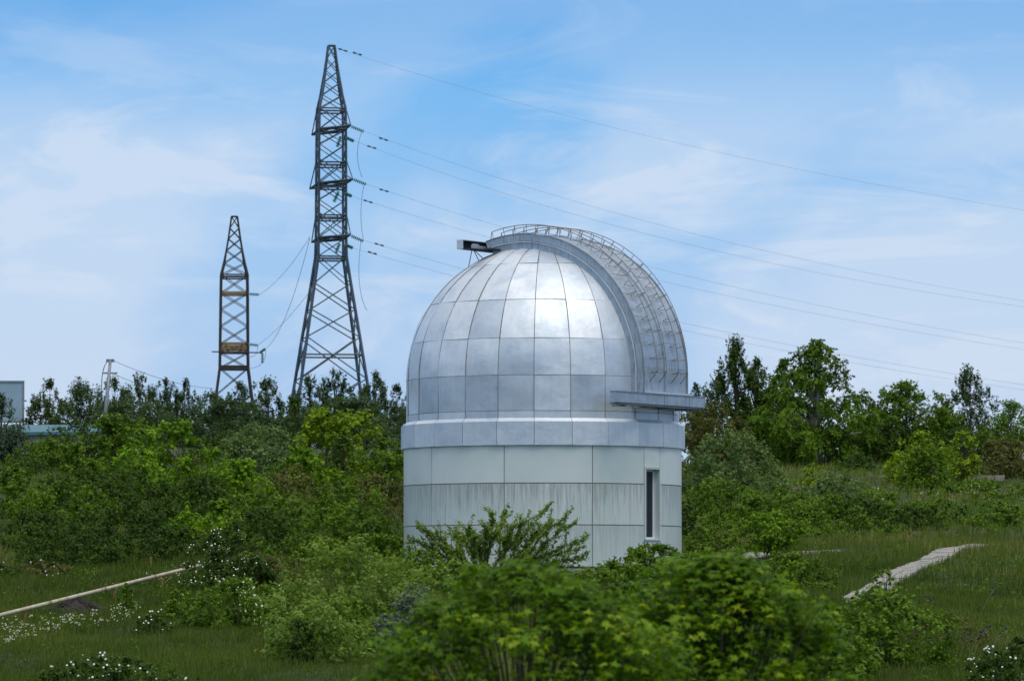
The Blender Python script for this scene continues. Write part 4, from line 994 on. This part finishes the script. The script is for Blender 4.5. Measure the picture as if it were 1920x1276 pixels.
MB().box((0, 0, .12), (.05, .05, .5)).build('stake', OCHRE, st); MB().box((0, 0, .38), (.08, .06, .04)).build('stake_cap', OCHRE, st)
MOUND = G(143, 1150)
def mound():
    m, N, L, b = nodes('dark_soil'); c = ramp2(N, L, tex(N, L, 8, 8, .7), [(.3, (.012, .009, .008)), (.7, (.05, .036, .030))]); L.new(c, b.inputs['Base Color']); b.inputs['Roughness'].default_value = .95
    r = random.Random(6); vs = []; fs = []; na, nr_ = 40, 14
    for j in range(nr_+1):
        for i in range(na):
            a = 2*math.pi*i/na; q = j/nr_; x = .95*q*math.cos(a); y = .9*q*math.sin(a); h = .30*(1-q)**.8*(1+.3*math.sin(3*a))+r.uniform(-.03, .035)*(q < 1)
            vs.append((x, y, float(ground(MOUND.x+x, MOUND.y+y))-MOUND.z+h-(.05 if q == 1 else 0)))
    for j in range(nr_):
        for i in range(na): fs.append((j*na+i, j*na+(i+1) % na, (j+1)*na+(i+1) % na, (j+1)*na+i))
    o = MB().add(vs, fs).build('soil_mound', m, None, False, MOUND); tag(o, 'low mound of dark dug soil in the lawn below the pipe', 'mound')
    c = MB()
    for _ in range(260):
        a = r.uniform(0, 6.28); q = r.uniform(0, 1)**.6; x, y = .95*q*math.cos(a), .9*q*math.sin(a); s = r.uniform(.02, .07)
        c.box((x, y, float(ground(MOUND.x+x, MOUND.y+y))-MOUND.z+.27*(1-q)**.8+.02), (s, s*.8, s*.7), Matrix.Rotation(r.uniform(0, 3), 3, 'Z') @ Matrix.Rotation(r.uniform(0, 3), 3, 'X'))
    k = c.build('clods', m, o); k['kind'] = 'stuff'
mound()
grass()
sight_flowers('wildflowers', [(30, 1205, 38, 11, 60, -.12), (120, 1188, 42, 7, 34, -.28), (205, 1170, 32, 7, 36, -.2), (300, 1100, 30, 18, 10, 0), (1750, 940, 60, 9, 14, 0), (1560, 935, 120, 14, 9, 0)], 'small cream and white wildflowers standing in the grass', PETAL_CREAM, .034, .3)
# dry teasel stalks, bottom right
def stalk(px, py, tx, ty, label, seed):
    r = random.Random(seed); Y = 88; b = G(px, py, 80) if py < 1270 else P(px, py, Y); o = empty('dry_stalk', b); tag(o, label, 'dry plant', 'dry dark seed stalks at the lower right')
    t = P(tx, ty, b.y)-b; pts = curve3((0, 0, 0), (t.x*.35, 0, t.z*.6), t, 8)
    MB().tube(pts, [.007]*9, 5).build('stem', simple('dry_stem', (.22, .17, .11), .9), o)
    for i in (5, 6, 7, 8):
        d = Vector((r.uniform(-.12, .12), r.uniform(-.1, .1), r.uniform(.02, .1))) if i < 8 else Vector((0, 0, .01))
        MB().tube([pts[i], pts[i]+d], .004, 4).build('twig', BARK, o)
        MB().tube([pts[i]+d+Vector((0, 0, -.012)), pts[i]+d+Vector((0, 0, .02)), pts[i]+d+Vector((0, 0, .055))], [.01, .024, .006], 6).build('seed_head', DARKSTEEL, o, True)
for k, (px, py, tx, ty, lab) in enumerate([(1798, 1240, 1815, 1190, 'dry dark seed stalk, leftmost at the lower right'), (1815, 1242, 1838, 1185, 'dry seed stalk second from the left at the lower right'), (1822, 1244, 1850, 1176, 'tallest dry seed stalk of the lower right bundle'),
        (1858, 1222, 1886, 1180, 'dry seed stalk standing right of the bundle'), (1836, 1160, 1868, 1100, 'thin bent stalk alone in the meadow above the bundle'), (1890, 1236, 1916, 1200, 'dry seed stalk near the right edge'), (1727, 1146, 1742, 1120, 'short dry stalk beside the slab path shrub')]): stalk(px, py, tx, ty, lab, 50+k)
# bare grey tuft of tree stump by the birch etc.
